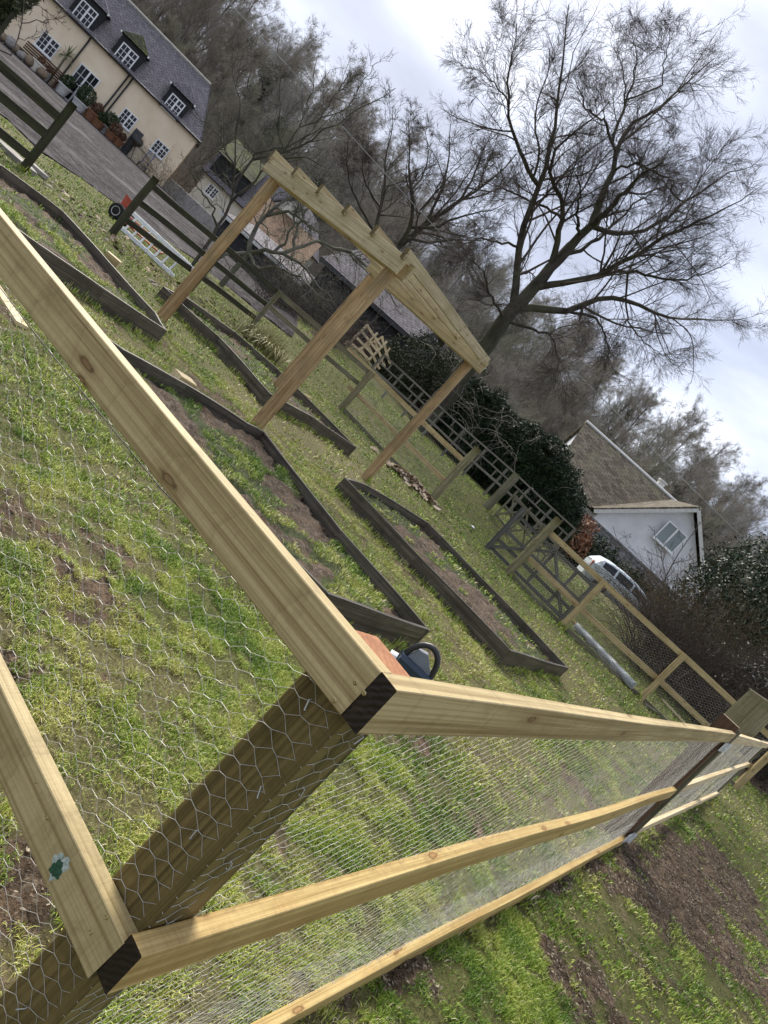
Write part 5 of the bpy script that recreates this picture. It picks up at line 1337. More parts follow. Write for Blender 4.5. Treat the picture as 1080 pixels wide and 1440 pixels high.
# the big bare tree
rng = np.random.default_rng(5); BD = 24.0
bt_ = P(689, 480, BD); bx_, by_ = bt_.x+.15, bt_.y; bz_ = tz(bx_, by_)
TR = thing('bare_tree', (bx_, by_, bz_), 'tall bare spreading tree rising behind the yews, the largest against the sky', 'tree')
trunk_pts = z3([(200, 1080), (235, 1020), (290, 965), (345, 910), (390, 860), (430, 805), (480, 755), (520, 715)])
tq = resample([Vector((bx_, by_, bz_-.2)), Vector((bx_-.03, by_, bz_+1.8))]+[P(x, y, BD) for x, y in trunk_pts], 20, rng, .03)
tr_ = np.interp(np.linspace(0, 1, 20), [0, .1, .45, .8, 1], [.44, .35, .26, .17, .12])
LIMBS = [
 ([(275, 985), (290, 930), (280, 850), (290, 770), (310, 690), (345, 610), (370, 570), (385, 520), (398, 440), (412, 370), (430, 290), (428, 200), (445, 100), (450, 15)], 1.5, .19, .02),
 ([(370, 575), (330, 535), (300, 490), (275, 420), (253, 370), (255, 280), (268, 170), (285, 75)], -1.5, .11, .015),
 ([(253, 360), (240, 290), (190, 240), (130, 210)], 1.0, .05, .01),
 ([(390, 860), (410, 770), (430, 690), (446, 640), (415, 600), (388, 560), (382, 500), (410, 440), (480, 410), (545, 370), (580, 320)], -2.5, .15, .015),
 ([(388, 560), (365, 480), (340, 430), (345, 340), (380, 250), (390, 150)], -2, .06, .012),
 ([(515, 718), (545, 640), (580, 560), (605, 510), (598, 455), (625, 410), (690, 370), (760, 325), (830, 260), (910, 185)], 2.0, .17, .015),
 ([(600, 460), (572, 400), (545, 372), (500, 340), (470, 250)], -1.5, .07, .012),
 ([(602, 450), (612, 380), (640, 300), (668, 200), (650, 110)], 1.0, .08, .012),
 ([(640, 300), (620, 220), (590, 140)], 2.0, .04, .01),
 ([(760, 325), (740, 250), (760, 170), (770, 90)], -1, .04, .01),
 ([(515, 715), (575, 665), (640, 590), (690, 540), (745, 515)], -3.0, .15, .03),
 ([(690, 540), (668, 490), (640, 490)], -1.0, .06, .012),
 ([(690, 540), (760, 560), (790, 590), (730, 600)], -1.0, .06, .012),
 ([(535, 708), (600, 740), (660, 742), (740, 700), (800, 655), (870, 600), (960, 545), (1060, 500)], 3.0, .12, .012),
 ([(740, 700), (820, 640), (900, 520), (960, 440)], 1.0, .05, .01),
 ([(360, 910), (480, 888), (560, 870), (620, 830), (680, 790), (760, 742), (860, 705), (960, 655), (1040, 600)], -2.5, .17, .012),
 ([(560, 870), (640, 850), (700, 872), (780, 892), (870, 870), (960, 830)], -1.5, .09, .012),
 ([(310, 1000), (380, 990), (460, 990), (530, 945), (600, 935), (660, 970), (740, 1000), (850, 1022), (1000, 1010)], 2.5, .19, .012),
 ([(500, 960), (535, 1000), (560, 1050), (580, 1110), (560, 1180)], 1.5, .07, .012),
 ([(600, 935), (640, 1010), (680, 1080), (760, 1130)], 1.0, .05, .01),
 ([(430, 808), (520, 770), (590, 715), (650, 650), (720, 600), (760, 540)], 3.0, .10, .012),
 ([(420, 705), (370, 655), (290, 620), (200, 580), (120, 560)], 1.5, .07, .012),
 ([(285, 790), (200, 755), (120, 765), (60, 800)], -1.5, .06, .012),
 ([(250, 1010), (200, 940), (180, 860), (120, 800)], -3, .08, .012),
 ([(480, 755), (470, 680), (490, 600), (460, 520)], -3.0, .08, .012),
 ([(240, 1020), (330, 1040), (400, 1060), (420, 1140), (400, 1230)], -1.5, .08, .012),
]
L0 = [limb(z3(p), BD, dd, a, b, 16, rng, .035) for p, dd, a, b in LIMBS]
def snap(L, hosts, lim=1.4):
    for i, (q, r) in enumerate(L):
        cand = np.concatenate([hosts]+[a for a, _ in L[:i]]) if i else hosts
        dd_ = np.linalg.norm(cand-q[0], axis=1); j = int(dd_.argmin())
        if dd_[j] < lim: off_ = cand[j]-q[0]; q += off_[None]*np.clip(1-np.linspace(0, 1, len(q))*4, 0, 1)[:, None]**1.0
    return L
L0 = snap(L0, tq[4:])
P0 = np.stack([q for q, _ in L0]); R0 = np.stack([r for _, r in L0])*.74
P1, R1 = spawn(P0, R0, 13, 9, rng, .1, (24, 66), .42, .5, .12, (0, 0, .03), minr=.009, lmin=1.0, lmax=4.4, rmax=.05)
ll_ = np.linalg.norm(np.diff(P0, axis=1), axis=2).sum(1); kp = rng.random(len(P1)) < np.repeat(np.clip(ll_/5.5, .15, 1), 13)
P1, R1 = P1[kp], R1[kp]
P2, R2 = spawn(np.concatenate([P1]), R1, 6, 6, rng, .12, (18, 52), .55, .55, .11, (0, 0, -.0), minr=.0052, lmin=.5, lmax=2.1)
Px, Rx = spawn(P0, R0, 18, 6, rng, .3, (20, 60), .2, .4, .12, (0, 0, .0), minr=.006, lmin=.6, lmax=1.8, rmax=.02)
kp = rng.random(len(Px)) < np.repeat(np.clip(ll_/5.5, .15, 1), 18); Px, Rx = Px[kp], Rx[kp]
P3_, R3 = spawn(np.concatenate([P2, Px]), np.concatenate([R2, Rx]), 7, 5, rng, .1, (16, 46), .62, .6, .10, (0, 0, -.02), minr=.0038, lmin=.35, lmax=1.3)
P4, R4 = spawn(P3_, R3, 4, 3, rng, .15, (16, 45), .65, .7, .1, (0, 0, -.02), minr=.0033, lmin=.2, lmax=.75)
print('big tree twigs', len(P3_), len(P4))
trunk_me = tubes([(tq[None], tr_[None], 12), (P0, R0, 8)], 'trunk')
finish(trunk_me, 'trunk', BARK, TR, smooth=True)
finish(tubes([(P1, R1, 5), (P2, R2, 3), (Px, Rx, 3), (P3_, R3, 3), (P4, R4, 3)], 'crown'), 'crown', TWIG, TR)

def simple_tree(name, label, cat, base, limbs, D, barkm, twigm, seed, k=(8, 6, 5), l=(2.4, 1.1, .6), minr=.006, group=None, trop=(0, 0, .02), n0=12, wig=.18, rs=1.0):
    rng = np.random.default_rng(seed); th = thing(name, base, label, cat, group)
    L0 = [limb(p, D, dd, a, b, n0, rng, .025) for p, dd, a, b in limbs]
    q0 = np.concatenate([[np.array(base)-np.array([0, 0, .15])], L0[0][0][1:]]); L0[0] = (q0, L0[0][1]); snap(L0, q0, 1.0)
    P0 = np.stack([q for q, _ in L0]); R0 = np.stack([r for _, r in L0])*rs
    P1, R1 = spawn(P0, R0, k[0], 8, rng, .25, (28, 70), .38, .5, wig, trop, minr=minr*1.5, lmin=.4, lmax=l[0])
    P2, R2 = spawn(P1, R1, k[1], 5, rng, .15, (25, 65), .5, .6, wig, trop, minr=minr*1.1, lmin=.25, lmax=l[1])
    P3, R3 = spawn(P2, R2, k[2], 4, rng, .1, (25, 60), .55, .7, .15, trop, minr=minr, lmin=.15, lmax=l[2])
    finish(tubes([(P0, R0, 8)], 'trunk'), 'trunk', barkm, th, smooth=True)
    finish(tubes([(P1, R1, 4), (P2, R2, 3), (P3, R3, 3)], 'crown'), 'crown', twigm, th); return th
def z2(pts): return [(300+x/2.7, 180+y/2.7) for x, y in pts]
# second tree, multi-stemmed, behind the pergola
D2 = 30.0; b_ = P(*z2([(640, 520)])[0], D2); b2_ = Vector((b_.x, b_.y, tz(b_.x, b_.y)))
p0 = P(*z2([(640, 520)])[0], D2)
simple_tree('bare_tree', 'bare many stemmed tree behind the pergola top, left of the largest tree', 'tree', b2_, [
 ([(505, 410)]+z2([(640, 520), (700, 450), (770, 390), (850, 335), (940, 270), (1010, 240), (1090, 170), (1150, 100)]), 1.5, .30, .03),
 (z2([(700, 450), (745, 400), (760, 320), (758, 240), (735, 160), (750, 60), (740, -40)]), -1, .17, .015),
 (z2([(640, 520), (600, 440), (610, 360), (650, 300), (655, 210), (640, 120), (690, 0), (680, -80)]), 1.5, .17, .015),
 (z2([(600, 400), (560, 300), (520, 220), (500, 120), (520, 20)]), -2, .10, .015),
 (z2([(850, 335), (860, 240), (900, 150), (890, 60), (910, -40)]), 2, .11, .015),
 (z2([(940, 270), (990, 180), (1020, 90), (1070, 0)]), -2, .09, .015),
 (z2([(770, 390), (850, 380), (940, 330), (1040, 320), (1120, 280)]), -2, .11, .015),
 (z2([(720, 440), (820, 440), (920, 420), (1000, 440), (1080, 410)]), 1, .10, .015),
 (z2([(760, 250), (800, 180), (820, 90), (800, 0)]), 1, .07, .012),
 (z2([(650, 290), (580, 230), (560, 130), (600, 30)]), -1, .07, .012),
 (z2([(1010, 240), (1060, 240), (1130, 220)]), 2, .06, .012),
], D2, BARK, TWIG, 21, rs=.62, k=(15, 9, 8), l=(3.2, 1.6, .9), minr=.0052, wig=.13)
# fruit trees this side of the barn
DF = 17.5; ab = P(293, 347, DF); fb = Vector((ab.x, ab.y, tz(ab.x, ab.y)))
def z6(pts): return [(260+x/6, 190+y/6) for x, y in pts]
fruit_limbs = [
 ([(290, 352)]+z6([(210, 920), (295, 720), (415, 560), (425, 400), (430, 200), (445, 0), (440, -150)]), .3, .065, .014),
 (z6([(425, 420), (520, 230), (650, 120), (800, 120), (960, 60), (1150, -60)]), .8, .05, .012),
 ([(363, 226), (407, 215), (437, 193), (474, 174), (515, 148), (556, 124)], 1.0, .045, .010),
 (z6([(415, 560), (560, 420), (700, 250), (850, 180), (1000, 180), (1150, 260)]), -.8, .05, .012),
 (z6([(300, 720), (240, 640), (160, 480), (100, 440), (60, 330)]), -.6, .04, .010),
 (z6([(420, 430), (330, 330), (250, 330), (120, 300)]), .6, .035, .010),
 (z6([(430, 250), (330, 100), (290, -20), (150, -120)]), .4, .035, .010),
 ([(407, 215), (425, 165), (440, 125), (446, 80)], .5, .025, .008),
 ([(437, 193), (460, 150), (492, 98)], .5, .022, .008),
 ([(474, 174), (500, 130), (530, 88)], .5, .02, .008),
 ([(333, 190), (340, 140), (320, 95), (345, 60)], .6, .03, .008),
 ([(400, 225), (390, 170), (400, 130), (380, 90)], .6, .03, .008),
]
simple_tree('fruit_tree', 'thin bare fruit tree with long upright shoots behind the left pergola post', 'tree', fb, [(p_, d_, a_*.72, b_*.8) for p_, d_, a_, b_ in fruit_limbs], DF, BARK, BARK, 31, k=(8, 4, 3), l=(1.5, .6, .3), minr=.0045, trop=(0, 0, .07))
ab = P(352, 352, 18.5); fb = Vector((ab.x, ab.y, tz(ab.x, ab.y)))
simple_tree('fruit_tree', 'grey lichened old apple tree with drooping tangled branches in front of the black barn', 'tree', fb, [
 ([(348, 372)]+z6([(530, 920), (560, 840), (620, 720), (720, 640), (820, 560), (900, 510), (1010, 440), (1100, 330)]), .6, .075, .014),
 (z2([(110, 480), (180, 460), (260, 470), (340, 520), (400, 600), (460, 670)]), -.8, .06, .012),
 (z2([(90, 500), (170, 545), (260, 520), (330, 570), (400, 640)]), -1.4, .05, .012),
 (z6([(720, 640), (860, 640), (1010, 720), (1080, 800), (1200, 820)]), .5, .05, .012),
 (z2([(300, 440), (380, 430), (470, 450), (540, 500), (600, 570)]), .5, .05, .012),
 (z2([(270, 430), (310, 380), (360, 330), (380, 260), (430, 200)]), 1., .04, .012),
 (z2([(260, 480), (290, 400), (310, 320), (330, 250)]), -.5, .04, .012),
 (z2([(120, 480), (60, 470), (0, 500), (-50, 560)]), -.8, .05, .012),
 (z2([(470, 450), (540, 470), (640, 600), (700, 680)]), 1.0, .04, .012),
], 18.5, BARK2, BARK2, 33, k=(10, 6, 4), l=(1.3, .6, .35), minr=.0045, trop=(0, 0, -.05), wig=.26)

# ------------------------------------------------------------------ evergreens
def bush(name, label, cat, base, lobes, n, mat, leaf, seed, long=1.6, stem=None, group=None, up=0.3, nn=.32):
    """lobes: (centre offset, radii); many leaf sprays through an uneven volume"""
    g = np.random.default_rng(seed); th = thing(name, base, label, cat, group); pts = []
    tot = sum(a[0]*a[1]*a[2] for _, a in lobes)**1.0
    for (c_, a) in lobes:
        k = int(n*(a[0]*a[1]*a[2])/tot); d_ = norm(g.normal(size=(k, 3)))
        f = .62+.38*g.random(k)**.6; f *= 1+nn*2*(fbm(d_[:, 0]*2.3+seed+c_[0], d_[:, 2]*2.3+d_[:, 1]*1.9, seed, 4)-.5)
        # sprays: push out small tufts
        tf = vnoise(d_[:, 0]*9+c_[0], d_[:, 2]*9+d_[:, 1]*7, seed+3); f *= 1+.16*(tf-.5)
        q = d_*f[:, None]*np.array(a)+np.array(c_); keep = vnoise(q[:, 0]*3.1+q[:, 1], q[:, 2]*3.1, seed+9) > .22
        pts.append(q[keep])
    p = np.concatenate(pts)+np.array(base); p[:, 2] = np.maximum(p[:, 2], terrain(p[:, 0], p[:, 1])+.02)
    mb = MB(); 
    for i, (c_, a) in enumerate(lobes):
        mb.tube([Vector(base)+Vector((c_[0]*.5, c_[1]*.5, -.1)), Vector(base)+Vector((c_[0]*.8, c_[1]*.8, c_[2]*.6)), Vector(base)+Vector(c_)+Vector((0, 0, a[2]*.5))], [.12, .08, .03], 6)
    mb.build('trunk', BARK, th)
    leaves_at(th, p, leaf, mat, 'crown', seed, long, up); return th
YEW = leafmat('dark yew needles', (.006, .013, .006), (.022, .042, .014), .6, .25, (.045, .075, .025))
YEW2 = leafmat('olive yew needles', (.016, .024, .010), (.050, .062, .024), .6, .25, (.085, .095, .04))
HOLLY = leafmat('glossy holly leaves', (.010, .020, .009), (.035, .060, .024), .45, .35, (.07, .10, .05))
LAUREL = leafmat('pale backed laurel leaves', (.018, .024, .014), (.06, .065, .045), .45, .35, (.22, .22, .20))
def at_q(X, Y, D):
    p = Q(X, Y, D); return Vector((p.x, p.y, tz(p.x, p.y)))
b = at_q(-72, 140, 27.5); H_ = lambda Y, D, b: Q(0, Y, D).z-b.z
bush('yew_bush', 'olive green rounded yew at the left end of the dark hedge behind the paddock fence', 'shrub', b, [((-.9, 0, 1.0), (1.3, 1.2, 1.5)), ((.6, 0, 1.2), (1.4, 1.3, 1.9)), ((-1.6, .2, .6), (.9, .9, 1.0)), ((1.5, 0, .9), (1.0, 1.0, 1.5))], 44000, YEW2, .034, 51)
b = at_q(5, 140, 26.5)
bush('yew_tree', 'broad dark yew below the largest bare tree, left of the blackest yew', 'shrub', b, [((0, 0, 1.0), (1.5, 1.4, 1.5)), ((-.8, .2, 1.4), (1.1, 1.1, 1.2)), ((.9, 0, 1.2), (1.2, 1.2, 1.4)), ((.2, 0, 1.9), (.9, 1.0, .9))], 60000, YEW, .032, 52, long=2.4)
b = at_q(115, 140, 26)
bush('yew_tree', 'blackest and tallest yew beside the tiled roof of the white gabled cottage', 'shrub', b, [((0, 0, 1.0), (1.7, 1.4, 1.6)), ((-.8, 0, 1.6), (1.3, 1.2, 1.3)), ((1.0, 0, 1.2), (1.3, 1.2, 1.4)), ((.0, 0, 2.1), (1.0, 1.1, .9)), ((1.8, 0, .7), (.8, .9, 1.1)), ((-1.5, 0, 1.0), (1.0, 1, 1.2))], 74000, YEW, .032, 53, long=2.4)
# pale dead creeper hanging on the yews
rng = np.random.default_rng(61); n = 34
o = np.array(at_q(20, 140, 25)); st = o+np.stack([rng.normal(0, 1.3, n), -.35+rng.normal(0, .3, n), 1.1+1.5*rng.random(n)], -1)
pp = [st]; d_ = norm(rng.normal(size=(n, 3))*np.array([1, .5, .4])+np.array([0, -.2, .2]))
for j in range(9): d_ = norm(d_+rng.normal(size=(n, 3))*.25+np.array([0, -.03, -.16])); pp.append(pp[-1]+d_*.19)
Pd = np.stack(pp, 1); Rd = np.full((n, 10), .008)*np.linspace(1, .5, 10)
Pe, Re = spawn(Pd, Rd, 6, 5, rng, .1, (25, 60), .4, .7, .2, (0, 0, -.1), minr=.004)
cr_ = finish(tubes([(Pd, Rd, 4), (Pe, Re, 3)], 'dead_creeper'), 'dead_creeper', bark('pale dry creeper', (.16, .14, .11), (.34, .31, .25)))
meta(cr_, 'tangle of pale dry creeper stems hanging over the dark yews', 'creeper')
# beech sapling keeping its copper leaves
b = at_q(220, 150, 34)
cb = bush('copper_shrub', 'small shrub of dead copper leaves at the left of the car', 'shrub', b, [((0, 0, 1.3), (.75, .6, .9)), ((.5, 0, .9), (.5, .5, .7)), ((-.4, 0, .7), (.5, .5, .7))], 1500, leafmat('copper leaves', (.10, .045, .025), (.30, .14, .08), .6, .25, (.42, .24, .15)), .075, 55)
b = at_q(285, 150, 35); bush('dark_hedge', 'low very dark hedge along the flint wall behind the car', 'hedge', b, [((-2.2, 0, .7), (1.2, .7, 1.2)), ((-.6, 0, .8), (1.4, .7, 1.3)), ((1.2, 0, .8), (1.4, .7, 1.3)), ((2.8, 0, .8), (1.3, .7, 1.2))], 22000, YEW, .05, 56)
# holly and laurel on the right
b = at_q(452, 150, 23.5)
bush('holly_tree', 'tall glossy green holly right of the white gabled cottage', 'tree', b, [((0, 0, 3.0), (1.6, 1.5, 1.9)), ((-.7, -.2, 2.1), (1.2, 1.2, 1.4)), ((.9, 0, 3.7), (1.3, 1.3, 1.6)), ((.3, 0, 4.5), (.9, .9, 1.2)), ((1.8, 0, 2.6), (1.5, 1.4, 2.0)), ((2.4, 0, 4.2), (1.3, 1.2, 1.5)), ((-1.2, 0, 3.2), (.6, .6, .9))], 22000, HOLLY, .058, 57, long=1.15, nn=.62)
b = at_q(600, 150, 19.5)
bush('laurel_bush', 'dark laurel with pale speckled leaves at the right edge above the wire fence', 'shrub', b, [((0, 0, 1.4), (1.5, 1.4, 1.7)), ((-1.0, -.2, 1.0), (1.2, 1.1, 1.4)), ((1.2, 0, 1.8), (1.4, 1.3, 1.8)), ((-.3, 0, 2.3), (1.1, 1.1, 1.2)), ((-1.9, 0, .6), (.9, .9, 1.0)), ((.9, -.6, .8), (1.2, 1.0, 1.0))], 9000, LAUREL, .045, 58, long=1.2, nn=.6)
b = at_q(500, 130, 21.5)
bush('evergreen_bush', 'low dark evergreen below the tall holly behind the wire fence', 'shrub', b, [((0, 0, .9), (1.6, 1.1, 1.3)), ((1.4, -.1, 1.0), (1.3, 1.1, 1.5)), ((-1.3, 0, .7), (1.1, .9, 1.0)), ((2.4, 0, 1.0), (1.2, 1, 1.5)), ((.5, .2, 1.7), (1.2, 1, 1.0))], 9000, YEW2, .045, 59, long=1.3, nn=.6)
# thickets of bare arching canes
def thicket(name, label, base, sx, sy, n, h, mat, seed, r_=.009, lean=(-.2, 0), group='bare cane thickets'):
    rng = np.random.default_rng(seed); o = np.array(base)+np.stack([rng.uniform(-sx, sx, n), rng.uniform(-sy, sy, n), np.zeros(n)], -1); o[:, 2] = terrain(o[:, 0], o[:, 1])-.05
    d_ = norm(rng.normal(size=(n, 3))*np.array([.45, .35, .1])+np.array([lean[0], lean[1], 1.0])); pp = [o]; L_ = h*(.5+.7*rng.random(n))
    for j in range(9): d_ = norm(d_+rng.normal(size=(n, 3))*.13+np.array([lean[0]*.12, -.01, -.12])); pp.append(pp[-1]+d_*(L_/9)[:, None])
    P0 = np.stack(pp, 1); R0 = r_*(.6+.7*rng.random(n))[:, None]*np.linspace(1, .35, 10)[None]
    P1, R1 = spawn(P0, R0, 5, 5, rng, .2, (25, 65), .33, .6, .18, (0, 0, -.02), minr=.004); P2, R2 = spawn(P1, R1, 4, 3, rng, .15, (25, 60), .5, .7, .15, (0, 0, 0), minr=.0035)
    th = thing(name, base, label, 'thicket', group)
    finish(tubes([(P0, R0, 4)], 'canes'), 'canes', mat, th); finish(tubes([(P1, R1, 3), (P2, R2, 3)], 'twigs'), 'twigs', mat, th)
CANE = bark('golden brown canes', (.07, .05, .025), (.19, .14, .075)); CANE2 = bark('dark brown canes', (.045, .034, .027), (.12, .092, .07))
thicket('cane_thicket', 'golden brown arching canes below the right corner of the white gable', at_q(450, 140, 26.5), 1.2, .7, 320, 2.9, CANE, 71, lean=(.15, 0))
thicket('cane_thicket', 'dark tangled stems between the car and the tall holly', at_q(445, 140, 29.0), .9, .6, 200, 2.6, CANE2, 72)
thicket('cane_thicket', 'dark brown stems in front of the speckled laurel', at_q(520, 120, 18.8), 2.4, .8, 620, 2.9, CANE2, 73)
thicket('cane_thicket', 'brown twiggy hedge under the tall green holly', at_q(492, 130, 22.0), 1.75, .8, 430, 3.2, CANE, 78)
thicket('cane_thicket', 'reddish brown brambles on the bank in front of the tall black barn', at_q(-120, 120, 29.5), 2.2, .8, 330, 1.9, bark('reddish stems', (.05, .026, .022), (.13, .072, .06)), 74)
thicket('cane_thicket', 'grey brown stems below the apple tree against the black barn', at_q(-265, 120, 24), 1.6, .8, 260, 2.0, bark('grey brown stems', (.06, .052, .04), (.15, .13, .10)), 75)
thicket('cane_thicket', 'bare stems by the right hand corner of the cream cottage', at_q(-548, 124, 44), 1.3, .5, 70, 2.4, CANE, 76)
sb = at_q(330, 150, 33)
simple_tree('sapling', 'thin bare sapling in front of the white gable window', 'tree', sb, [([(925, 845)]+[(930, 826), (945, 790), (962, 765), (985, 735)], .3, .035, .012), ([(938, 806), (925, 770), (920, 740)], .2, .02, .008), ([(930, 826), (900, 800), (870, 770), (862, 740)], .2, .02, .008), ([(945, 790), (962, 790), (985, 780)], .2, .02, .008)], 33, TWIG, TWIG, 81, k=(5, 3, 2), l=(1.0, .5, .3), minr=.008, n0=8)
# feathery conifer at the top left corner by the cottage
b = P(8, 40, 30.0); b.z = tz(b.x, b.y)
bush('conifer', 'feathery green shrub cut by the top left corner in front of the cream cottage', 'shrub', b, [((-.6, 0, 2.6), (.9, .8, 1.3)), ((-.9, 0, 3.6), (.9, .8, 1.2)), ((-.2, 0, 3.4), (.5, .5, .7)), ((-.8, 0, 1.4), (.7, .7, 1.3))], 7000, leafmat('feathery green', (.03, .04, .018), (.09, .11, .045), .6, .2, (.15, .16, .08)), .07, 83, long=2.2)
q_ = P(45, 20, 29)
simple_tree('shrub', 'sparse bare twigs in front of the upper left of the cream wall', 'shrub', Vector((q_.x-1.2, q_.y, tz(q_.x-1.2, q_.y))), [([(10, 100), (20, 70), (35, 30), (30, -10), (50, -60)], .3, .03, .01), ([(35, 30), (60, 28), (90, 25)], .3, .02, .008), ([(30, 0), (60, 10), (85, 30)], .3, .02, .008), ([(25, 60), (45, 50), (60, 55)], .3, .015, .008)], 29, TWIG, TWIG, 84, k=(5, 3, 2), l=(1, .5, .3), minr=.008, n0=8)

# ------------------------------------------------------------------ the wooded hill: a few trees built once, then copied
IVY = leafmat('ivy leaves', (.020, .032, .012), (.06, .085, .03), .5, .3)
def wood_tree(seed, h, spread, label, twm, ivy=False):
    rng = np.random.default_rng(seed); th = thing('woodland_tree', (0, 0, 0), label, 'tree', 'bare trees on the wooded hill')
    m = 12; tz_ = np.linspace(-.3, h*.95, m); w = np.cumsum(rng.normal(size=(m, 2))*.10, 0); q = np.concatenate([w, tz_[:, None]], 1); r = np.linspace(.017*h, .003*h, m)
    P0, R0 = q[None], r[None]
    P1, R1 = spawn(P0, R0, 24, 10, rng, .12, (28, 60), spread, .5, .13, (0, 0, .07), minr=.018, lmin=1.2, lmax=h*.6)
    P2, R2 = spawn(P1, R1, 10, 7, rng, .22, (25, 60), .44, .55, .16, (0, 0, .04), minr=.011, lmin=.7, lmax=3.2)
    P3, R3 = spawn(P2, R2, 7, 5, rng, .15, (25, 58), .5, .6, .16, (0, 0, .03), minr=.0085, lmin=.45, lmax=1.6)
    P4, R4 = spawn(P3, R3, 5, 3, rng, .15, (22, 55), .6, .7, .14, (0, 0, .01), minr=.0075, lmin=.3, lmax=.9)
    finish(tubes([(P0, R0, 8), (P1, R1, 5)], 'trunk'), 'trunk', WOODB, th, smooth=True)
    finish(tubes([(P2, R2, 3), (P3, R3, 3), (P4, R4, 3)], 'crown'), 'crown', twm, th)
    if ivy:
        k_ = 5200; src = np.concatenate([np.repeat(P0[0], 5, 0), P1[:10, :5].reshape(-1, 3)]); src = src[src[:, 2] < h*.72]; p = src[rng.integers(len(src), size=k_)]+rng.normal(size=(k_, 3))*np.array([.3, .3, .45])
        leaves_at(th, p, .10, IVY, 'ivy', seed)
    return th
LAB = ['bare grey brown tree in the dense wood on the hill']
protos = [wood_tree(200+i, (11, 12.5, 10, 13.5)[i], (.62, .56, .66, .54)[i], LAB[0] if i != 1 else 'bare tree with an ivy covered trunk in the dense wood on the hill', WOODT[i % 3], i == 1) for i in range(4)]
rng = np.random.default_rng(99); used = [False]*4; cnt = 0
def put(i, x, y, s, rz, label=None):
    global cnt
    o = protos[i] if not used[i] else copy_tree(protos[i]); used[i] = True
    o.location = (x, y, tz(x, y)-.15); o.rotation_euler = (rng.normal()*.03, rng.normal()*.03, rz); o.scale = (s, s, s); cnt += 1
    if label: o['label'] = label
    return o
rows = [(55, 4.6, .72), (60, 4.2, .78), (66, 4.0, .82), (72, 4.0, .86), (78, 4.2, .88), (85, 4.4, .9), (93, 4.8, .92), (102, 5.5, .95), (114, 7, 1.0)]
for y0, st, sc in rows:
    x = -.92*y0
    while x < .62*y0:
        yy_ = y0+rng.uniform(-3, 3); xx = x+rng.uniform(-1.5, 1.5)
        ok = not (xx < -18 and yy_ < 62)
        # the ridge dips behind the largest tree
        dip = 1-.26*math.exp(-((xx/yy_+.13)/.17)**2)-.26*float(sm((xx/yy_-.0)/.15))+.12*math.exp(-((xx/yy_-.24)/.05)**2)
        if ok: put(int(rng.integers(4)), xx, yy_, sc*dip*rng.uniform(.85, 1.15), rng.uniform(0, 6.28))
        x += st*rng.uniform(.75, 1.25)
print('woodland trees', cnt)
# undergrowth on the hill, one mass
g = np.random.default_rng(123); n = 90000; y = 50+75*g.random(n)**1.4; x = (g.random(n)*1.6-.95)*y
k_ = ~((x < -16) & (y < 58) & (x > -60)); x, y = x[k_], y[k_]; n = len(x)
hgt = .6+3.4*g.random(n)**2; dx = g.normal(size=n)*.7; dy = g.normal(size=n)*.4
P0 = np.stack([np.stack([x, y, terrain(x, y)-.1], -1), np.stack([x+dx*.5, y+dy*.5, terrain(x, y)+hgt*.6], -1), np.stack([x+dx, y+dy, terrain(x, y)+hgt], -1)], 1)
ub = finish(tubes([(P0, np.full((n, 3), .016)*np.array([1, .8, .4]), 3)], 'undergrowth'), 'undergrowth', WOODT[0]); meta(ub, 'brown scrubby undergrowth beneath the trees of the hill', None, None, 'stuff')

# ------------------------------------------------------------------ overhead cable
cp2 = [Q(-900, 396, 20), Q(-649, 381, 22), Q(-427, 361, 24.5), Q(-245, 345, 27), Q(-131, 338, 29), Q(120, 325, 33), Q(350, 316, 38), Q(520, 312, 42)]
mb = MB(); mb.tube([Vector(p) for p in resample(cp2, 40, np.random.default_rng(1))], .016, 6)
meta(mb.build('overhead_cable', plain('pale cable', (.36, .36, .34), .5)), 'single pale overhead cable sagging across the sky and behind the largest tree', 'cable')
# ------------------------------------------------------------------ sky, sun, camera
SUN_AZ, SUN_EL = -28, 42
w = bpy.data.worlds.new('World'); scene.world = w; w.use_nodes = True; nt = w.node_tree; nt.nodes.clear()
out = nt.nodes.new('ShaderNodeOutputWorld'); bg = nt.nodes.new('ShaderNodeBackground'); sky = nt.nodes.new('ShaderNodeTexSky')
sky.sky_type = 'NISHITA'; sky.sun_disc = False; sky.sun_elevation = R(SUN_EL); sky.sun_rotation = R(SUN_AZ); sky.air_density = 1.0; sky.dust_density = 2.5
tc = nt.nodes.new('ShaderNodeTexCoord'); mp = nt.nodes.new('ShaderNodeMapping'); mp.inputs['Scale'].default_value = (1, 1, 2.4); nt.links.new(tc.outputs['Generated'], mp.inputs['Vector'])
def nz(scale, det, loc):
    m = nt.nodes.new('ShaderNodeMapping'); m.inputs['Location'].default_value = loc; nt.links.new(mp.outputs[0], m.inputs['Vector'])
    n = nt.nodes.new('ShaderNodeTexNoise'); n.inputs['Scale'].default_value = scale; n.inputs['Detail'].default_value = det; n.inputs['Roughness'].default_value = .5; n.inputs['Distortion'].default_value = .3
    nt.links.new(m.outputs[0], n.inputs['Vector']); return n.outputs[0]
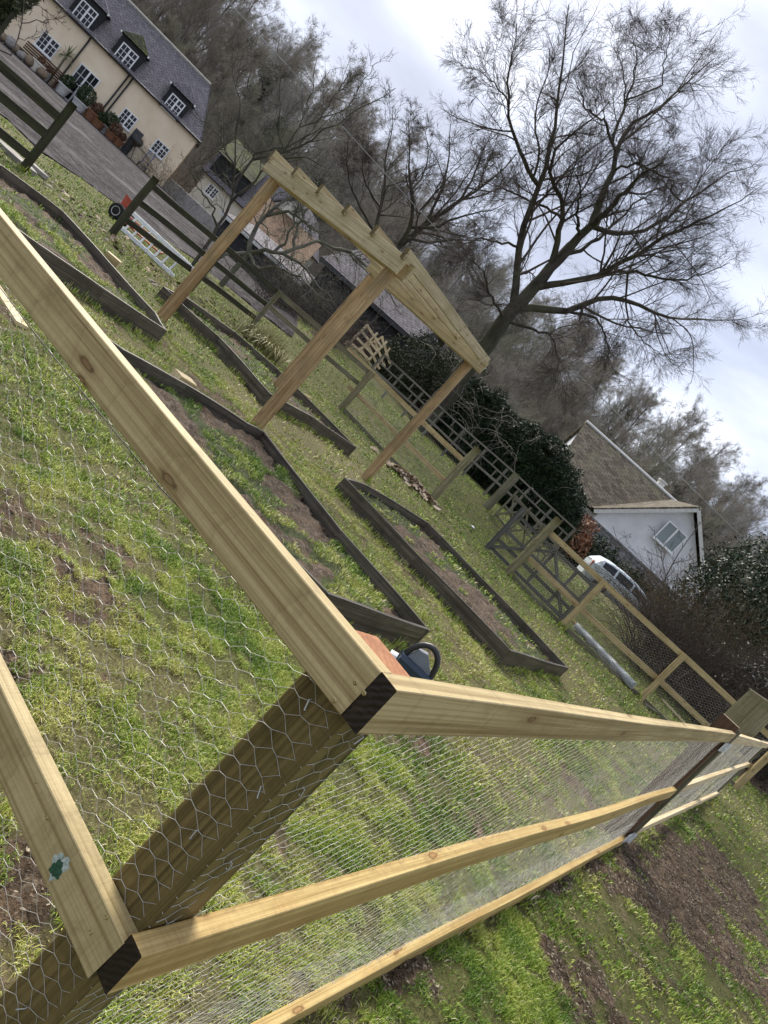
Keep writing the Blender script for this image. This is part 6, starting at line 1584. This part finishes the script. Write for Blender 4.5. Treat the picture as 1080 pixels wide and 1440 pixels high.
def rampw(f, pts):
    r_ = nt.nodes.new('ShaderNodeValToRGB'); e = r_.color_ramp.elements
    while len(e) < len(pts): e.new(.5)
    for i, (q, c) in enumerate(pts): e[i].position = q; e[i].color = (*c, 1)
    nt.links.new(f, r_.inputs[0]); return r_.outputs[0]
cl = rampw(nz(2.6, 6, CLOUD_OFF if 'CLOUD_OFF' in globals() else (.3, 1.7, .2)), [(.34, (1.9, 2.1, 2.7)), (.48, (2.45, 2.7, 3.4)), (.60, (3.5, 3.75, 4.4)), (.74, (5.6, 5.7, 6.0))])
mx = nt.nodes.new('ShaderNodeMix'); mx.data_type = 'RGBA'; mx.inputs[0].default_value = .93
nt.links.new(sky.outputs[0], mx.inputs[6]); nt.links.new(cl, mx.inputs[7]); nt.links.new(mx.outputs[2], bg.inputs[0]); bg.inputs[1].default_value = .1
nt.links.new(bg.outputs[0], out.inputs[0])
sd = bpy.data.lights.new('sun', 'SUN'); sd.energy = 2.3; sd.angle = R(32); sd.color = (1, .95, .87)
so = bpy.data.objects.new('sun', sd); link(so)
dv = Vector((math.sin(R(SUN_AZ))*math.cos(R(SUN_EL)), math.cos(R(SUN_AZ))*math.cos(R(SUN_EL)), math.sin(R(SUN_EL))))
so.rotation_euler = (-dv).to_track_quat('-Z', 'Y').to_euler()
cd = bpy.data.cameras.new('camera'); co = bpy.data.objects.new('camera', cd); link(co)
cd.sensor_fit = 'VERTICAL'; cd.sensor_height = 36; cd.lens = 36*FPX/1440; cd.clip_start = .05; cd.clip_end = 1500
Rv = Vector((cr, sr*sp, sr*cp)); Uv = Vector((-sr, cr*sp, cr*cp)); Fv = Vector((0, cp, -sp))
co.matrix_world = Matrix.Translation((0, 0, CH)) @ Matrix((Rv, Uv, -Fv)).transposed().to_4x4()
scene.camera = co
vs_ = scene.view_settings; vs_.view_transform = 'Standard'; vs_.look = 'None'; vs_.gamma = 1; vs_.exposure = EXPO if 'EXPO' in globals() else 1.45
scene.cycles.max_bounces = 6; scene.cycles.diffuse_bounces = 3; scene.cycles.transparent_max_bounces = 4
